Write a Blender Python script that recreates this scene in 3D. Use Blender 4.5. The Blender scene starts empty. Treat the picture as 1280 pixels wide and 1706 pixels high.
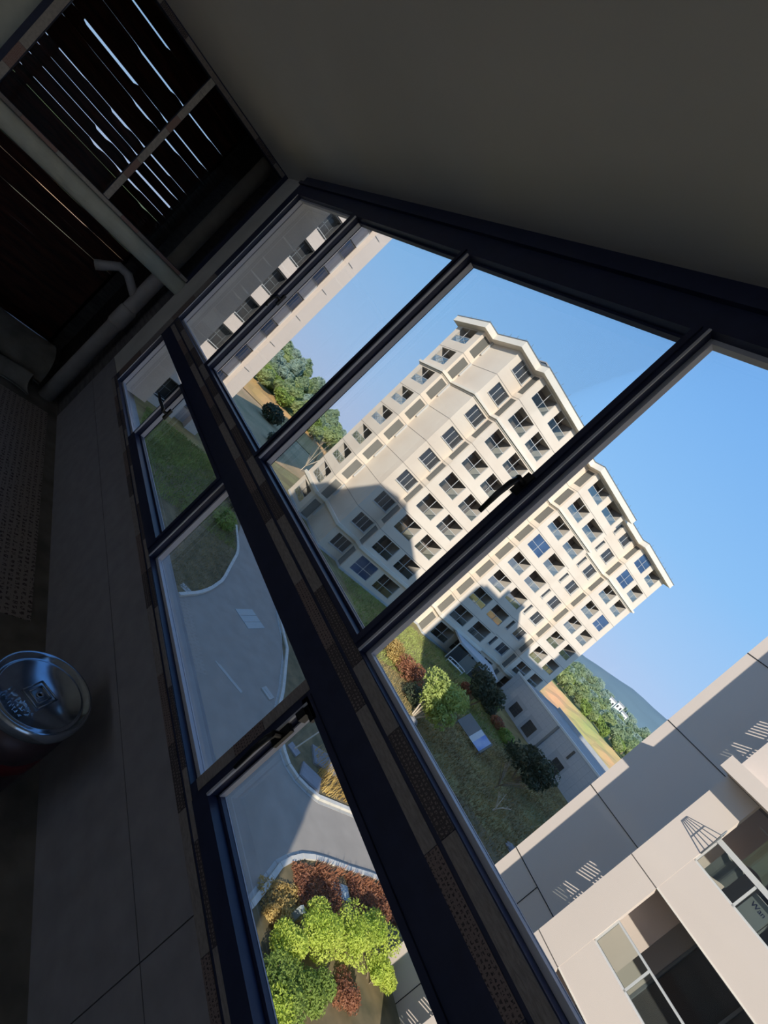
import bpy, math, random
from mathutils import Vector, Matrix
random.seed(7)
R = math.radians
SC = bpy.context.scene
COL = SC.collection

# ------------------------------------------------------------------ camera
yaw, pitch, roll, FPX = 0.779811459, -0.0804291028, 0.817951118, 820.390766
EYE = 1.60
cy, sy, cp, sp = math.cos(yaw), math.sin(yaw), math.cos(pitch), math.sin(pitch)
fwd = Vector((-sy*cp, cy*cp, sp)); rgt = Vector((cy, sy, 0)); upv = rgt.cross(fwd)
cr, sr = math.cos(roll), math.sin(roll)
r2 = cr*rgt + sr*upv; u2 = -sr*rgt + cr*upv
cam = bpy.data.cameras.new('camera'); camo = bpy.data.objects.new('camera', cam); COL.objects.link(camo)
cam.sensor_fit = 'VERTICAL'; cam.sensor_height = 36.0; cam.lens = FPX/1706*36.0
cam.clip_start = 0.02; cam.clip_end = 6000
camo.matrix_world = Matrix(((r2.x, u2.x, -fwd.x, 0), (r2.y, u2.y, -fwd.y, 0), (r2.z, u2.z, -fwd.z, EYE), (0, 0, 0, 1)))
SC.camera = camo

# ------------------------------------------------------------------ light
SUN_EL = R(25.0)
SUN_TRAVEL = Vector((-0.646*math.cos(SUN_EL), 0.764*math.cos(SUN_EL), -math.sin(SUN_EL)))
w = bpy.data.worlds.new('sky'); SC.world = w; w.use_nodes = True
nt = w.node_tree; nt.nodes.clear()
out = nt.nodes.new('ShaderNodeOutputWorld'); bg = nt.nodes.new('ShaderNodeBackground')
tcw = nt.nodes.new('ShaderNodeTexCoord'); sxw = nt.nodes.new('ShaderNodeSeparateXYZ'); rpw = nt.nodes.new('ShaderNodeValToRGB')
def _l(c): return tuple(((x/255)/12.92 if x/255 <= .04045 else ((x/255+.055)/1.055)**2.4) for x in c) + (1.0,)
SKY = [(0.0, (172, 191, 226)), (.10, (158, 191, 232)), (.26, (136, 184, 234)), (.45, (120, 172, 230)), (.75, (92, 148, 218)), (1.0, (78, 132, 206))]
el = rpw.color_ramp.elements
el[0].position, el[0].color = SKY[0][0], _l(SKY[0][1]); el[1].position, el[1].color = SKY[-1][0], _l(SKY[-1][1])
for p_, c_ in SKY[1:-1]: e_ = el.new(p_); e_.color = _l(c_)
nt.links.new(tcw.outputs['Generated'], sxw.inputs[0]); nt.links.new(sxw.outputs['Z'], rpw.inputs[0])
bg.inputs['Strength'].default_value = 1.12
nt.links.new(rpw.outputs[0], bg.inputs[0]); nt.links.new(bg.outputs[0], out.inputs[0])
sl = bpy.data.lights.new('sun', 'SUN'); sl.energy = 5.1; sl.angle = R(0.55); sl.color = (1.0, 0.93, 0.84)
so = bpy.data.objects.new('sun', sl); COL.objects.link(so)
so.rotation_euler = SUN_TRAVEL.to_track_quat('-Z', 'Y').to_euler(); so.location = (40, -40, 60)
SC.view_settings.view_transform = 'Standard'; SC.view_settings.look = 'None'
SC.view_settings.gamma = 1.0; SC.view_settings.use_curve_mapping = False
SC.view_settings.exposure = 0.1
SC.cycles.max_bounces = 8; SC.cycles.transparent_max_bounces = 24
SC.cycles.caustics_reflective = False; SC.cycles.caustics_refractive = False

# ------------------------------------------------------------------ materials
def lin(c):
    return tuple(((x/255)/12.92 if x/255 <= .04045 else ((x/255+.055)/1.055)**2.4) for x in c) + (1.0,)
MATS = {}
def mat(name, rgb, rough=.8, metal=0., nscale=0., namt=.0, rgb2=None, bump=0., spec=.5, coords='Object', stretch=None, detail=4, coat=0.):
    if name in MATS: return MATS[name]
    m = bpy.data.materials.new(name); m.use_nodes = True; t = m.node_tree; b = t.nodes['Principled BSDF']
    b.inputs['Roughness'].default_value = rough; b.inputs['Metallic'].default_value = metal
    b.inputs['Specular IOR Level'].default_value = spec; b.inputs['Coat Weight'].default_value = coat
    c1 = lin(rgb); b.inputs['Base Color'].default_value = c1
    if nscale:
        tc = t.nodes.new('ShaderNodeTexCoord'); mp = t.nodes.new('ShaderNodeMapping')
        if stretch: mp.inputs['Scale'].default_value = stretch
        n = t.nodes.new('ShaderNodeTexNoise'); n.inputs['Scale'].default_value = nscale; n.inputs['Detail'].default_value = detail
        t.links.new(tc.outputs[coords], mp.inputs[0]); t.links.new(mp.outputs[0], n.inputs['Vector'])
        rp = t.nodes.new('ShaderNodeValToRGB'); rp.color_ramp.elements[0].position = .32; rp.color_ramp.elements[1].position = .68
        c2 = lin(rgb2) if rgb2 else tuple(x*(1-namt) for x in c1[:3]) + (1,)
        rp.color_ramp.elements[0].color = c2; rp.color_ramp.elements[1].color = c1
        t.links.new(n.outputs['Fac'], rp.inputs[0]); t.links.new(rp.outputs[0], b.inputs['Base Color'])
        if bump:
            bp = t.nodes.new('ShaderNodeBump'); bp.inputs['Strength'].default_value = bump; bp.inputs['Distance'].default_value = .02
            t.links.new(n.outputs['Fac'], bp.inputs['Height']); t.links.new(bp.outputs[0], b.inputs['Normal'])
    MATS[name] = m; return m
def glass(name, tint, refl=.08, gloss=(1, 1, 1), rough=.02):
    m = bpy.data.materials.new(name); m.use_nodes = True; t = m.node_tree; t.nodes.clear()
    o = t.nodes.new('ShaderNodeOutputMaterial'); mx = t.nodes.new('ShaderNodeMixShader')
    tr = t.nodes.new('ShaderNodeBsdfTransparent'); tr.inputs[0].default_value = tint + (1,)
    gl = t.nodes.new('ShaderNodeBsdfGlossy'); gl.inputs['Roughness'].default_value = rough; gl.inputs['Color'].default_value = gloss + (1,)
    fr = t.nodes.new('ShaderNodeFresnel'); fr.inputs['IOR'].default_value = 1.45
    ml = t.nodes.new('ShaderNodeMath'); ml.operation = 'MULTIPLY'; ml.inputs[1].default_value = refl/.08; ml.use_clamp = True
    t.links.new(fr.outputs[0], ml.inputs[0]); t.links.new(ml.outputs[0], mx.inputs[0])
    t.links.new(tr.outputs[0], mx.inputs[1]); t.links.new(gl.outputs[0], mx.inputs[2]); t.links.new(mx.outputs[0], o.inputs[0])
    MATS[name] = m; return m
def print_mat(name, base, ink, scale=90., flat=False):
    """plastic film with rows of small printed marks"""
    m = bpy.data.materials.new(name); m.use_nodes = True; t = m.node_tree; b = t.nodes['Principled BSDF']
    b.inputs['Roughness'].default_value = .55
    tc = t.nodes.new('ShaderNodeTexCoord')
    br = t.nodes.new('ShaderNodeTexBrick'); br.inputs['Scale'].default_value = scale; br.inputs['Mortar Size'].default_value = .1
    br.inputs['Brick Width'].default_value = .5; br.inputs['Row Height'].default_value = .5; br.offset = .3
    br.inputs['Color1'].default_value = (1, 1, 1, 1); br.inputs['Color2'].default_value = (.8, .8, .8, 1); br.inputs['Mortar'].default_value = (0, 0, 0, 1)
    no = t.nodes.new('ShaderNodeTexNoise'); no.inputs['Scale'].default_value = scale*5; no.inputs['Detail'].default_value = 2
    sx = t.nodes.new('ShaderNodeSeparateXYZ'); cx = t.nodes.new('ShaderNodeCombineXYZ'); ad = t.nodes.new('ShaderNodeMath'); ad.operation = 'ADD'
    t.links.new(tc.outputs['Object'], sx.inputs[0]); t.links.new(sx.outputs['X'], ad.inputs[0]); t.links.new(sx.outputs['Y'], ad.inputs[1])
    t.links.new(sx.outputs['X'] if flat else ad.outputs[0], cx.inputs['X']); t.links.new(sx.outputs['Y'] if flat else sx.outputs['Z'], cx.inputs['Y'])
    t.links.new(cx.outputs[0], br.inputs['Vector']); t.links.new(cx.outputs[0], no.inputs['Vector'])
    gt = t.nodes.new('ShaderNodeMath'); gt.operation = 'GREATER_THAN'; gt.inputs[1].default_value = .49
    ml = t.nodes.new('ShaderNodeMath'); ml.operation = 'MULTIPLY'
    t.links.new(no.outputs['Fac'], gt.inputs[0]); t.links.new(gt.outputs[0], ml.inputs[0]); t.links.new(br.outputs['Color'], ml.inputs[1])
    mx = t.nodes.new('ShaderNodeMix'); mx.data_type = 'RGBA'; mx.inputs['A'].default_value = lin(base); mx.inputs['B'].default_value = lin(ink)
    t.links.new(ml.outputs[0], mx.inputs['Factor']); t.links.new(mx.outputs['Result'], b.inputs['Base Color'])
    MATS[name] = m; return m

mat('alu', (46, 52, 80), .4, 0, 30, .2, spec=.35)  # navy cast partly holds the sky glare on the frames
mat('bead', (196, 198, 206), .35, 0)  # lightened to put the frame-edge highlights into the colour
mat('tape_plain', (156, 148, 144), .5, 0, 60, .3, bump=.2, stretch=(1, 1, 3))
mat('tape_grey', (196, 190, 180), .5, 0, 60, .25, bump=.2)
print_mat('tape_print', (132, 116, 112), (34, 26, 30), 60); print_mat('tape_red', (170, 146, 136), (120, 44, 38), 75)
print_mat('tape_dark', (70, 64, 66), (140, 126, 124), 56)
print_mat('paper_print', (186, 176, 172), (84, 68, 72), 16, True)
glass('window_glass', (.96, .975, .97), .016)
glass('dusty_glass', (.88, .88, .86), .003)
mat('ceiling_paint', (226, 223, 218), .9, 0, 1.2, .12)
mat('plaster', (216, 214, 208), .9, 0, 3, .2, bump=.15)
mat('stone_panel', (158, 155, 160), .55, 0, 14, .18)
mat('joint', (44, 43, 45), .9)
mat('concrete', (158, 153, 146), .95, 0, 6, .45, bump=.5)
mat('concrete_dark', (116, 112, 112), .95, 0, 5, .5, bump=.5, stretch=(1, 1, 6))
mat('rail_paint', (220, 224, 208), .45, 0, 8, .18)
mat('board_wood', (112, 66, 56), .9, 0, 3, .5, rgb2=(62, 42, 40), bump=.4, stretch=(8, 1, 8))
mat('pvc', (196, 190, 186), .45, 0, 9, .25)
mat('cement_sheet', (150, 146, 138), .95, 0, 8, .35, bump=.5)
mat('bucket_lid', (196, 208, 222), .16, .85, 20, .25)
mat('bucket_body', (88, 70, 74), .4, .3, 6, .3)
mat('bucket_red', (96, 24, 34), .4, .2)
mat('bucket_white', (190, 186, 176), .5)
mat('handle_black', (12, 12, 14), .35)
mat('ledge', (176, 178, 176), .85, 0, 10, .2)
mat('wing_wall', (126, 123, 120), .9, 0, .8, .1)  # shade of the balcony recess put into this darker grey
mat('white_room', (240, 237, 230), .8)  # near-white so the added room bounces more daylight inward
# outdoors
mat('cream', (228, 214, 196), .85, 0, .35, .06, rgb2=(220, 203, 184))
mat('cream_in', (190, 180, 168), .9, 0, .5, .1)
mat('beige', (216, 200, 187), .85, 0, .5, .05)
mat('groove', (96, 88, 84), .9)
mat('cornice', (232, 222, 206), .8, 0, .6, .05)
mat('roof', (166, 162, 158), .9, 0, 1, .2)
mat('louvre_grey', (134, 131, 124), .6, 0, .8, .12)
mat('louvre_dark', (70, 70, 68), .7)
mat('frame_pale', (196, 194, 190), .5)
mat('frame_grey', (128, 132, 134), .45, .3)
mat('dark_glass', (52, 58, 66), .12, 0, .4, .3, rgb2=(78, 76, 74), spec=.5)
mat('blue_glass', (40, 62, 96), .06, 0, .5, .3, rgb2=(70, 96, 132), spec=.8)
mat('recess_shade', (120, 108, 102), .9, 0, .6, .35)  # back wall tone with the balcony's shade put into it
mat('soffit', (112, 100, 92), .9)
glass('rail_glass', (.84, .88, .87), .05)
mat('tile_grey', (192, 194, 196), .7, 0, 1.2, .1)
mat('tile_line', (172, 174, 178), .8)
mat('asphalt', (164, 154, 142), .95, 0, 1.3, .14, detail=8)
mat('kerb', (214, 208, 196), .9, 0, 3, .14)
mat('kerb_worn', (188, 184, 176), .9, 0, 3, .14)
mat('grass', (146, 136, 86), .95, 0, .9, .3, rgb2=(116, 102, 66), detail=12, bump=1.0, stretch=(1, .35, 1))
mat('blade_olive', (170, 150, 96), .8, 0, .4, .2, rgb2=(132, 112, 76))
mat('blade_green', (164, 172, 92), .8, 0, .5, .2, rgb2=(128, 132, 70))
mat('soil', (134, 116, 84), .98, 0, 1.6, .3, rgb2=(96, 88, 62), detail=8, bump=.6)
mat('dirt', (204, 164, 120), .98, 0, .25, .2, rgb2=(168, 142, 100), detail=7)
mat('orange_soil', (214, 164, 112), .98, 0, .12, .2, rgb2=(186, 150, 92), detail=7)
mat('bank_grass', (226, 166, 116), .98, 0, .09, .2, rgb2=(172, 172, 96), detail=9)
mat('slope_green', (92, 112, 60), .98, 0, .08, .3, rgb2=(120, 120, 66), detail=7)
mat('mountain', (112, 134, 138), 1., 0, .01, .15, detail=6)  # blue-grey of distance haze put into the base colour
mat('cover_plate', (176, 184, 182), .7, .2, 5, .1)
mat('slab_stone', (150, 148, 150), .9, 0, 4, .15)
def leaf(name, c1, c2, nscale, tr=.4):
    m = mat(name, c1, .6, 0, nscale, .2, rgb2=c2, spec=.3); t = m.node_tree; b_ = t.nodes['Principled BSDF']; o_ = t.nodes['Material Output']
    mx = t.nodes.new('ShaderNodeMixShader'); mx.inputs[0].default_value = tr; ts = t.nodes.new('ShaderNodeBsdfTranslucent')
    col = b_.inputs['Base Color'].links[0].from_socket; t.links.new(col, ts.inputs[0])
    t.links.new(b_.outputs[0], mx.inputs[1]); t.links.new(ts.outputs[0], mx.inputs[2]); t.links.new(mx.outputs[0], o_.inputs[0])
leaf('leaf_young', (196, 206, 120), (156, 170, 92), .9); leaf('leaf_lime', (222, 228, 112), (176, 196, 78), 1.3); leaf('leaf_green', (168, 186, 92), (112, 136, 66), .8); leaf('leaf_dark', (84, 92, 66), (56, 66, 52), .8, .25)
leaf('leaf_brown', (190, 132, 96), (138, 92, 74), 1.5); leaf('leaf_gold', (222, 192, 120), (176, 146, 88), 1.3)
leaf('leaf_tree', (190, 198, 134), (156, 172, 118), .35, .5); leaf('leaf_pine', (178, 192, 146), (148, 166, 130), .35, .5); leaf('leaf_bluegreen', (190, 204, 184), (164, 182, 164), .3, .5)  # paled and greyed to put distance haze into the leaf colour
mat('bark', (150, 132, 108), .9, 0, 6, .3)
mat('bark_pale', (206, 190, 168), .9)
mat('white_paint', (226, 226, 222), .6)
mat('board_blue', (92, 132, 214), .5, 0, .7, .2, rgb2=(206, 214, 232))
mat('ink_blue', (40, 44, 92), .6)
mat('carton', (186, 184, 178), .8)
mat('towel', (196, 200, 160), .9)
mat('teal_cloth', (96, 150, 156), .9)

# ------------------------------------------------------------------ mesh helpers
class MB:
    def __init__(s): s.v = []; s.f = []
    def quad(s, *p):
        i = len(s.v); s.v += [tuple(q) for q in p]; s.f.append(tuple(range(i, i+len(p)))); return s
    def box(s, x0, x1, y0, y1, z0, z1):
        if x0 > x1: x0, x1 = x1, x0
        if y0 > y1: y0, y1 = y1, y0
        if z0 > z1: z0, z1 = z1, z0
        i = len(s.v)
        s.v += [(x0, y0, z0), (x1, y0, z0), (x1, y1, z0), (x0, y1, z0), (x0, y0, z1), (x1, y0, z1), (x1, y1, z1), (x0, y1, z1)]
        s.f += [tuple(i+k for k in q) for q in ((0, 3, 2, 1), (4, 5, 6, 7), (0, 1, 5, 4), (1, 2, 6, 5), (2, 3, 7, 6), (3, 0, 4, 7))]
        return s
    def prism(s, poly, z0, z1):
        n = len(poly); i = len(s.v)
        s.v += [(p[0], p[1], z0) for p in poly] + [(p[0], p[1], z1) for p in poly]
        s.f.append(tuple(i+k for k in reversed(range(n)))); s.f.append(tuple(i+n+k for k in range(n)))
        for k in range(n): s.f.append((i+k, i+(k+1) % n, i+n+(k+1) % n, i+n+k))
        return s
    def bar(s, a, b, r, n=6, r1=None):
        a = Vector(a); b = Vector(b); d = (b-a)
        if d.length < 1e-6: return s
        d.normalize(); t = Vector((0, 0, 1)) if abs(d.z) < .9 else Vector((1, 0, 0))
        x = d.cross(t).normalized(); y = d.cross(x); r1 = r if r1 is None else r1
        i = len(s.v)
        for c, rr in ((a, r), (b, r1)):
            for k in range(n):
                an = 2*math.pi*(k+.5)/n; s.v.append(tuple(c + rr*(math.cos(an)*x + math.sin(an)*y)))
        for k in range(n): s.f.append((i+k, i+(k+1) % n, i+n+(k+1) % n, i+n+k))
        s.f.append(tuple(i+k for k in reversed(range(n)))); s.f.append(tuple(i+n+k for k in range(n)))
        return s
    def tube(s, pts, r, n=12):
        P = [Vector(p) for p in pts]; i = len(s.v); m = len(P)
        prev = None
        for k, p in enumerate(P):
            d = (P[min(k+1, m-1)] - P[max(k-1, 0)]).normalized()
            if prev is None:
                t = Vector((0, 0, 1)) if abs(d.z) < .9 else Vector((1, 0, 0)); x = d.cross(t).normalized()
            else: x = (prev - d*prev.dot(d)).normalized()
            prev = x; y = d.cross(x); rr = r[k] if isinstance(r, (list, tuple)) else r
            for j in range(n):
                a = 2*math.pi*j/n; s.v.append(tuple(p + rr*(math.cos(a)*x + math.sin(a)*y)))
        for k in range(m-1):
            for j in range(n): s.f.append((i+k*n+j, i+k*n+(j+1) % n, i+(k+1)*n+(j+1) % n, i+(k+1)*n+j))
        s.f.append(tuple(i+j for j in reversed(range(n)))); s.f.append(tuple(i+(m-1)*n+j for j in range(n)))
        return s
    def lathe(s, prof, n=48, c=(0, 0)):
        i = len(s.v); m = len(prof)
        for (r, z) in prof:
            for j in range(n):
                a = 2*math.pi*j/n; s.v.append((c[0]+r*math.cos(a), c[1]+r*math.sin(a), z))
        for k in range(m-1):
            for j in range(n): s.f.append((i+k*n+j, i+k*n+(j+1) % n, i+(k+1)*n+(j+1) % n, i+(k+1)*n+j))
        s.f.append(tuple(i+j for j in reversed(range(n)))); s.f.append(tuple(i+(m-1)*n+j for j in range(n)))
        return s
    def build(s, name, m, parent=None, smooth=False):
        me = bpy.data.meshes.new(name); me.from_pydata(s.v, [], s.f); me.update()
        me.materials.append(MATS[m])
        if smooth:
            for p in me.polygons: p.use_smooth = True
        o = bpy.data.objects.new(name, me); COL.objects.link(o)
        if parent is not None: o.parent = parent
        return o
def empty(name, loc=(0, 0, 0), rz=0.):
    o = bpy.data.objects.new(name, None); o.location = loc; o.rotation_euler = (0, 0, rz); o.empty_display_size = .2
    COL.objects.link(o); return o
def tag(o, label, cat, group=None):
    o['label'] = label; o['category'] = cat
    if group: o['group'] = group
    return o
def struct(o, label=None):
    o['kind'] = 'structure'
    if label: o['label'] = label
    return o
def dup(o, parent=None, off=(0, 0, 0)):
    c = o.copy(); COL.objects.link(c); c.parent = parent
    c.location = Vector(o.location) + Vector(off)
    for ch in [x for x in o.children]: dup(ch, c)
    return c

# ================================================================== the balcony room
CEIL = 2.44
struct(MB().box(-5.75, 5.2, -1.7, 1.0, -.12, 0).build('floor', 'concrete'), 'dark bare concrete balcony floor under the windows')
struct(MB().box(-4.2, 5.2, -1.7, 1.0, CEIL, CEIL+.16).build('ceiling', 'ceiling_paint'), 'plain grey painted balcony ceiling')
wf = MB().box(-4.1, 5.2, 1.0, 1.14, -.12, -.001).box(-4.1, 5.2, 1.012, 1.14, -.12, .56).build('wall_front', 'joint'); struct(wf, 'low wall clad in dark stone panels under the window')
for x0, x1 in ((-4.1, -.465), (-.465, .74), (.74, 1.94), (1.94, 3.14), (3.14, 4.34), (4.34, 5.2)):
    for z0, z1 in ((0, .394), (.394, .628)):
        MB().box(x0+.0015, x1-.0015, 1.0, 1.0125, z0+(.0015 if z0 else 0), z1-.001).build('stone_panel', 'stone_panel', wf)
struct(MB().box(-4.1, -3.575, 1.0, 1.2, .63, CEIL).build('wall_corner', 'plaster'), 'grey plaster pier between the corner and the window frame')
struct(MB().box(.66, 5.2, 1.0, 1.2, .63, CEIL).build('wall_front_return', 'white_room'), 'plaster wall right of the window')
struct(MB().box(-4.26, -4.1, -1.7, -.375, 0, CEIL).build('wall_left', 'rail_paint'), 'pale grey green side wall beside the boarded end window')
struct(MB().box(-5.75, -3.9, -1.85, -1.7, 0, CEIL).box(1.4, 5.2, -1.85, -1.7, 0, CEIL).box(-3.9, 1.4, -1.85, -1.7, 2.34, CEIL).build('wall_back', 'white_room'), 'rear wall of the balcony, its wide opening added to let daylight in')  # opening added to pass room daylight onto the balcony
struct(MB().box(-4.3, 1.95, -13, -1.7, -.12, 0).build('floor_added_room', 'white_room'), 'pale floor of the unseen room added to light the balcony')  # unseen sunlit room added behind the camera to fill the balcony
struct(MB().box(-4.3, 1.95, -13, -1.7, CEIL, CEIL+.16).build('ceiling_added_room', 'white_room'), 'ceiling of the unseen room added to light the balcony')
struct(MB().box(-4.3, -4.2, -13, -12.85, 0, CEIL).box(1.85, 1.95, -13, -12.85, 0, CEIL).box(-4.3, -4.2, -12.85, -1.85, 0, CEIL).box(1.85, 1.95, -12.85, -1.85, 0, CEIL).build('wall_added_room', 'white_room'), 'walls of the unseen added room, far end left open to admit sun')
struct(MB().box(5.05, 5.2, -1.7, 1.0, 0, .5).box(5.05, 5.2, -1.7, 1.0, 2.34, CEIL).build('wall_right', 'white_room'), 'low wall under the end opening added to let sun into the balcony')
w3 = struct(empty('window_added', (5.12, -.35, .5)), 'unseen end window added to let sun light the balcony')  # end opening and window added to brighten the dark balcony
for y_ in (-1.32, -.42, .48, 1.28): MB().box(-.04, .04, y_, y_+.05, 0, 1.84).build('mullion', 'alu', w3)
# the building this balcony belongs to
b = MB().box(-4.2, 5.2, -13, 1.2, CEIL+.16, 3.0).box(-6.05, -4.2, -13, -1.0, CEIL+.16, 3.0).box(-6.05, 5.2, -13, 1.2, 3.0, 20.4); struct(b.build('wall_above', 'cream'), 'storeys of this building above the balcony')
b = MB().box(-6.05, 5.2, -13, 1.2, -9.4, -.12); struct(b.build('wall_below', 'cream'), 'storeys of this building below the balcony')
b = MB().box(-6.05, -4.3, -13, -1.85, -.12, CEIL+.16).box(1.95, 5.2, -13, -1.85, -.12, CEIL+.16)
struct(b.build('wall_around', 'cream'), 'rest of this storey behind and beside the balcony')

# recess beyond the end window: concrete sides and the board hoarding
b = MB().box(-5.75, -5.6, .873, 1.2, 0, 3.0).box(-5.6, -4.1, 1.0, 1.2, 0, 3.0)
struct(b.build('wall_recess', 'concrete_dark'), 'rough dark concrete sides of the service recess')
struct(MB().box(-5.75, -4.2, -1.0, -.85, 0, 3.0).build('wall_recess_side', 'concrete'), 'rough concrete flank of the service recess')
ho = empty('board_hoarding', (-5.6, 0, 0)); tag(ho, 'dark wooden boards nailed across the recess with daylight in the gaps', 'boards')
rg = random.Random(3)
GAPS = {  # height of the joint: (thin gap, [(from, to, wide gap) along the boards])
 2.565: (.003, [(-.5, .12, .016)]), 2.475: (.0, []), 2.38: (.005, [(.02, .32, .017), (.42, .72, .013)]), 2.19: (.004, [(-.30, .12, .022), (.38, .80, .012)]),
 2.085: (.003, [(.20, .34, .015), (.45, .62, .014)]), 1.905: (.004, [(-.38, -.1, .008), (.12, .28, .018), (.40, .70, .012)]), 1.812: (.003, [(.40, .80, .009)]),
 1.72: (.003, [(.12, .24, .019), (.40, .87, .016)]), 1.617: (.003, [(.17, .24, .017), (.40, .60, .013)]), 1.54: (.002, [(.68, .73, .012)]),
 1.25: (.002, []), 1.155: (.002, []), 1.06: (.003, [(.1, .5, .006)]), .97: (.002, []), .885: (.003, [(0, .5, .005)]), .79: (.002, []), .70: (.002, [(.1, .3, .004)]), .60: (.002, []), .51: (.002, []), .42: (.002, [])}
edges = []
e = 2.93
while e > .05:
    near = [z_ for z_ in GAPS if abs(z_-e) < .047]
    edges.append(near[0] if near else e); e = edges[-1] - .0932
edges = sorted(set(edges)); prev = .01
for j, e in enumerate(edges):
    thin, segs = GAPS.get(e, (-.002, [])); lo = prev; t = .020 + rg.random()*.008
    ys = sorted({-.86, .90} | {y for a_, c_, _ in segs for y in (a_-.03, a_+.02, c_-.02, c_+.03)} | {-.86+1.76*q/9 for q in range(10)})
    def gap(y):
        g_ = thin*(.6+.8*rg.random())
        for a_, c_, w_ in segs:
            if a_ <= y <= c_: g_ = max(g_, w_)
        return g_
    mb = MB(); n = len(ys)-1
    for y in ys:
        hi = e - gap(y)
        for (xx, zz_) in ((-t, lo), (0, lo), (0, hi), (-t, hi)): mb.v.append((xx, y, zz_))
    for q in range(n):
        for c in range(4): mb.f.append((q*4+c, q*4+(c+1) % 4, (q+1)*4+(c+1) % 4, (q+1)*4+c))
    mb.f.append((0, 1, 2, 3)); mb.f.append((n*4+3, n*4+2, n*4+1, n*4))
    mb.build('board', 'board_wood', ho); prev = e
for yy in (-.35,):
    MB().box(-.07, -.03, yy-.04, yy+.04, .02, 2.92).build('batten', 'board_wood', ho)

# end window over the recess
w2 = empty('window_2', (-4.1, .3, 1.4)); struct(w2, 'taped aluminium end window looking onto the boards')
def w2b(name, m, y0, y1, z0, z1, x0=-.04, x1=.03): return MB().box(x0, x1, y0-.3, y1-.3, z0-1.4, z1-1.4).build(name, m, w2)
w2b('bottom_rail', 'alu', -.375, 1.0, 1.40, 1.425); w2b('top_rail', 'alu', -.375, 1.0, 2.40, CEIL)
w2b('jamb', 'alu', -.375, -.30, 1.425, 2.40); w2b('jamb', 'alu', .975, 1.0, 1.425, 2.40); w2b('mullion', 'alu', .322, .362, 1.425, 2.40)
w2b('pane', 'dusty_glass', -.30, .322, 1.425, 2.40, -.012, -.006); w2b('pane', 'dusty_glass', .362, .975, 1.425, 2.40, -.012, -.006)
def tape_run(parent, axis, fixed, a0, a1, seq, off, name='protective_tape'):
    """alternating plain and printed pieces of film along an axis; fixed = the two fixed ranges"""
    a = a0; k = 0
    while a < a1-1e-4:
        m, ln = seq[k % len(seq)]; e = min(a1, a+ln)
        rngs = {axis: (a, e)}; rngs.update(fixed)
        mb = MB().box(*[q for ax in 'xyz' for q in (rngs[ax][0]-off['xyz'.index(ax)], rngs[ax][1]-off['xyz'.index(ax)])])
        mb.build(name, m, parent); a = e + .0015; k += 1
O2 = (-4.1, .3, 1.4)
tape_run(w2, 'z', dict(x=(-4.069, -4.0675), y=(.324, .360)), 1.43, 2.40, [('tape_grey', .18), ('tape_red', .12), ('tape_grey', .26), ('tape_red', .10), ('tape_grey', .20)], O2)
tape_run(w2, 'y', dict(x=(-4.069, -4.0675), z=(1.401, 1.424)), -.30, .99, [('tape_plain', .14), ('tape_red', .2), ('tape_grey', .42), ('tape_red', .12)], O2)
tape_run(w2, 'y', dict(x=(-4.069, -4.0675), z=(2.403, 2.432)), -.30, .97, [('tape_plain', .25), ('tape_dark', .17), ('tape_plain', .33)], O2)
tape_run(w2, 'z', dict(x=(-4.069, -4.0675), y=(-.345, -.303)), 1.43, 2.40, [('tape_grey', .12), ('tape_red', .13), ('tape_grey', .5)], O2)
# painted rail below the end window
rp = []
for q in range(13):
    a = R(-90 + 180*q/12); rp.append((.035*math.cos(a), .06*math.sin(a)))
mb = MB(); poly = [(-.05, -.06)] + rp + [(-.05, .06)]
n = len(poly)
for yy in (-.375, 1.0):
    for (px_, pz_) in poly: mb.v.append((-4.1+px_, yy, 1.338+pz_))
for q in range(n): mb.f.append((q, (q+1) % n, n+(q+1) % n, n+q))
mb.f.append(tuple(range(n))); mb.f.append(tuple(range(2*n-1, n-1, -1)))
struct(mb.build('trim_1', 'rail_paint', smooth=False), 'pale green painted rounded rail under the end window')

# drain pipe in the corner of the recess
dp = empty('drain_pipe', (-4.32, .905, 0)); tag(dp, 'grey plastic drain pipe standing in the corner under the pale rail', 'pipe')
MB().tube([(0, 0, 0), (0, 0, 2.43)], .055, 24).build('pipe', 'pvc', dp, True)
MB().tube([(0, 0, .78), (0, 0, .80), (0, 0, .93), (0, 0, .95)], [.056, .063, .063, .056], 24).build('collar', 'pvc', dp, True)
MB().tube([(0, 0, 1.02), (-.01, -.07, 1.07), (-.02, -.15, 1.13), (-.03, -.22, 1.13), (-.04, -.30, 1.05), (-.045, -.33, 1.02)], [.032]*4+[.036, .036], 16).build('branch', 'pvc', dp, True)

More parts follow.
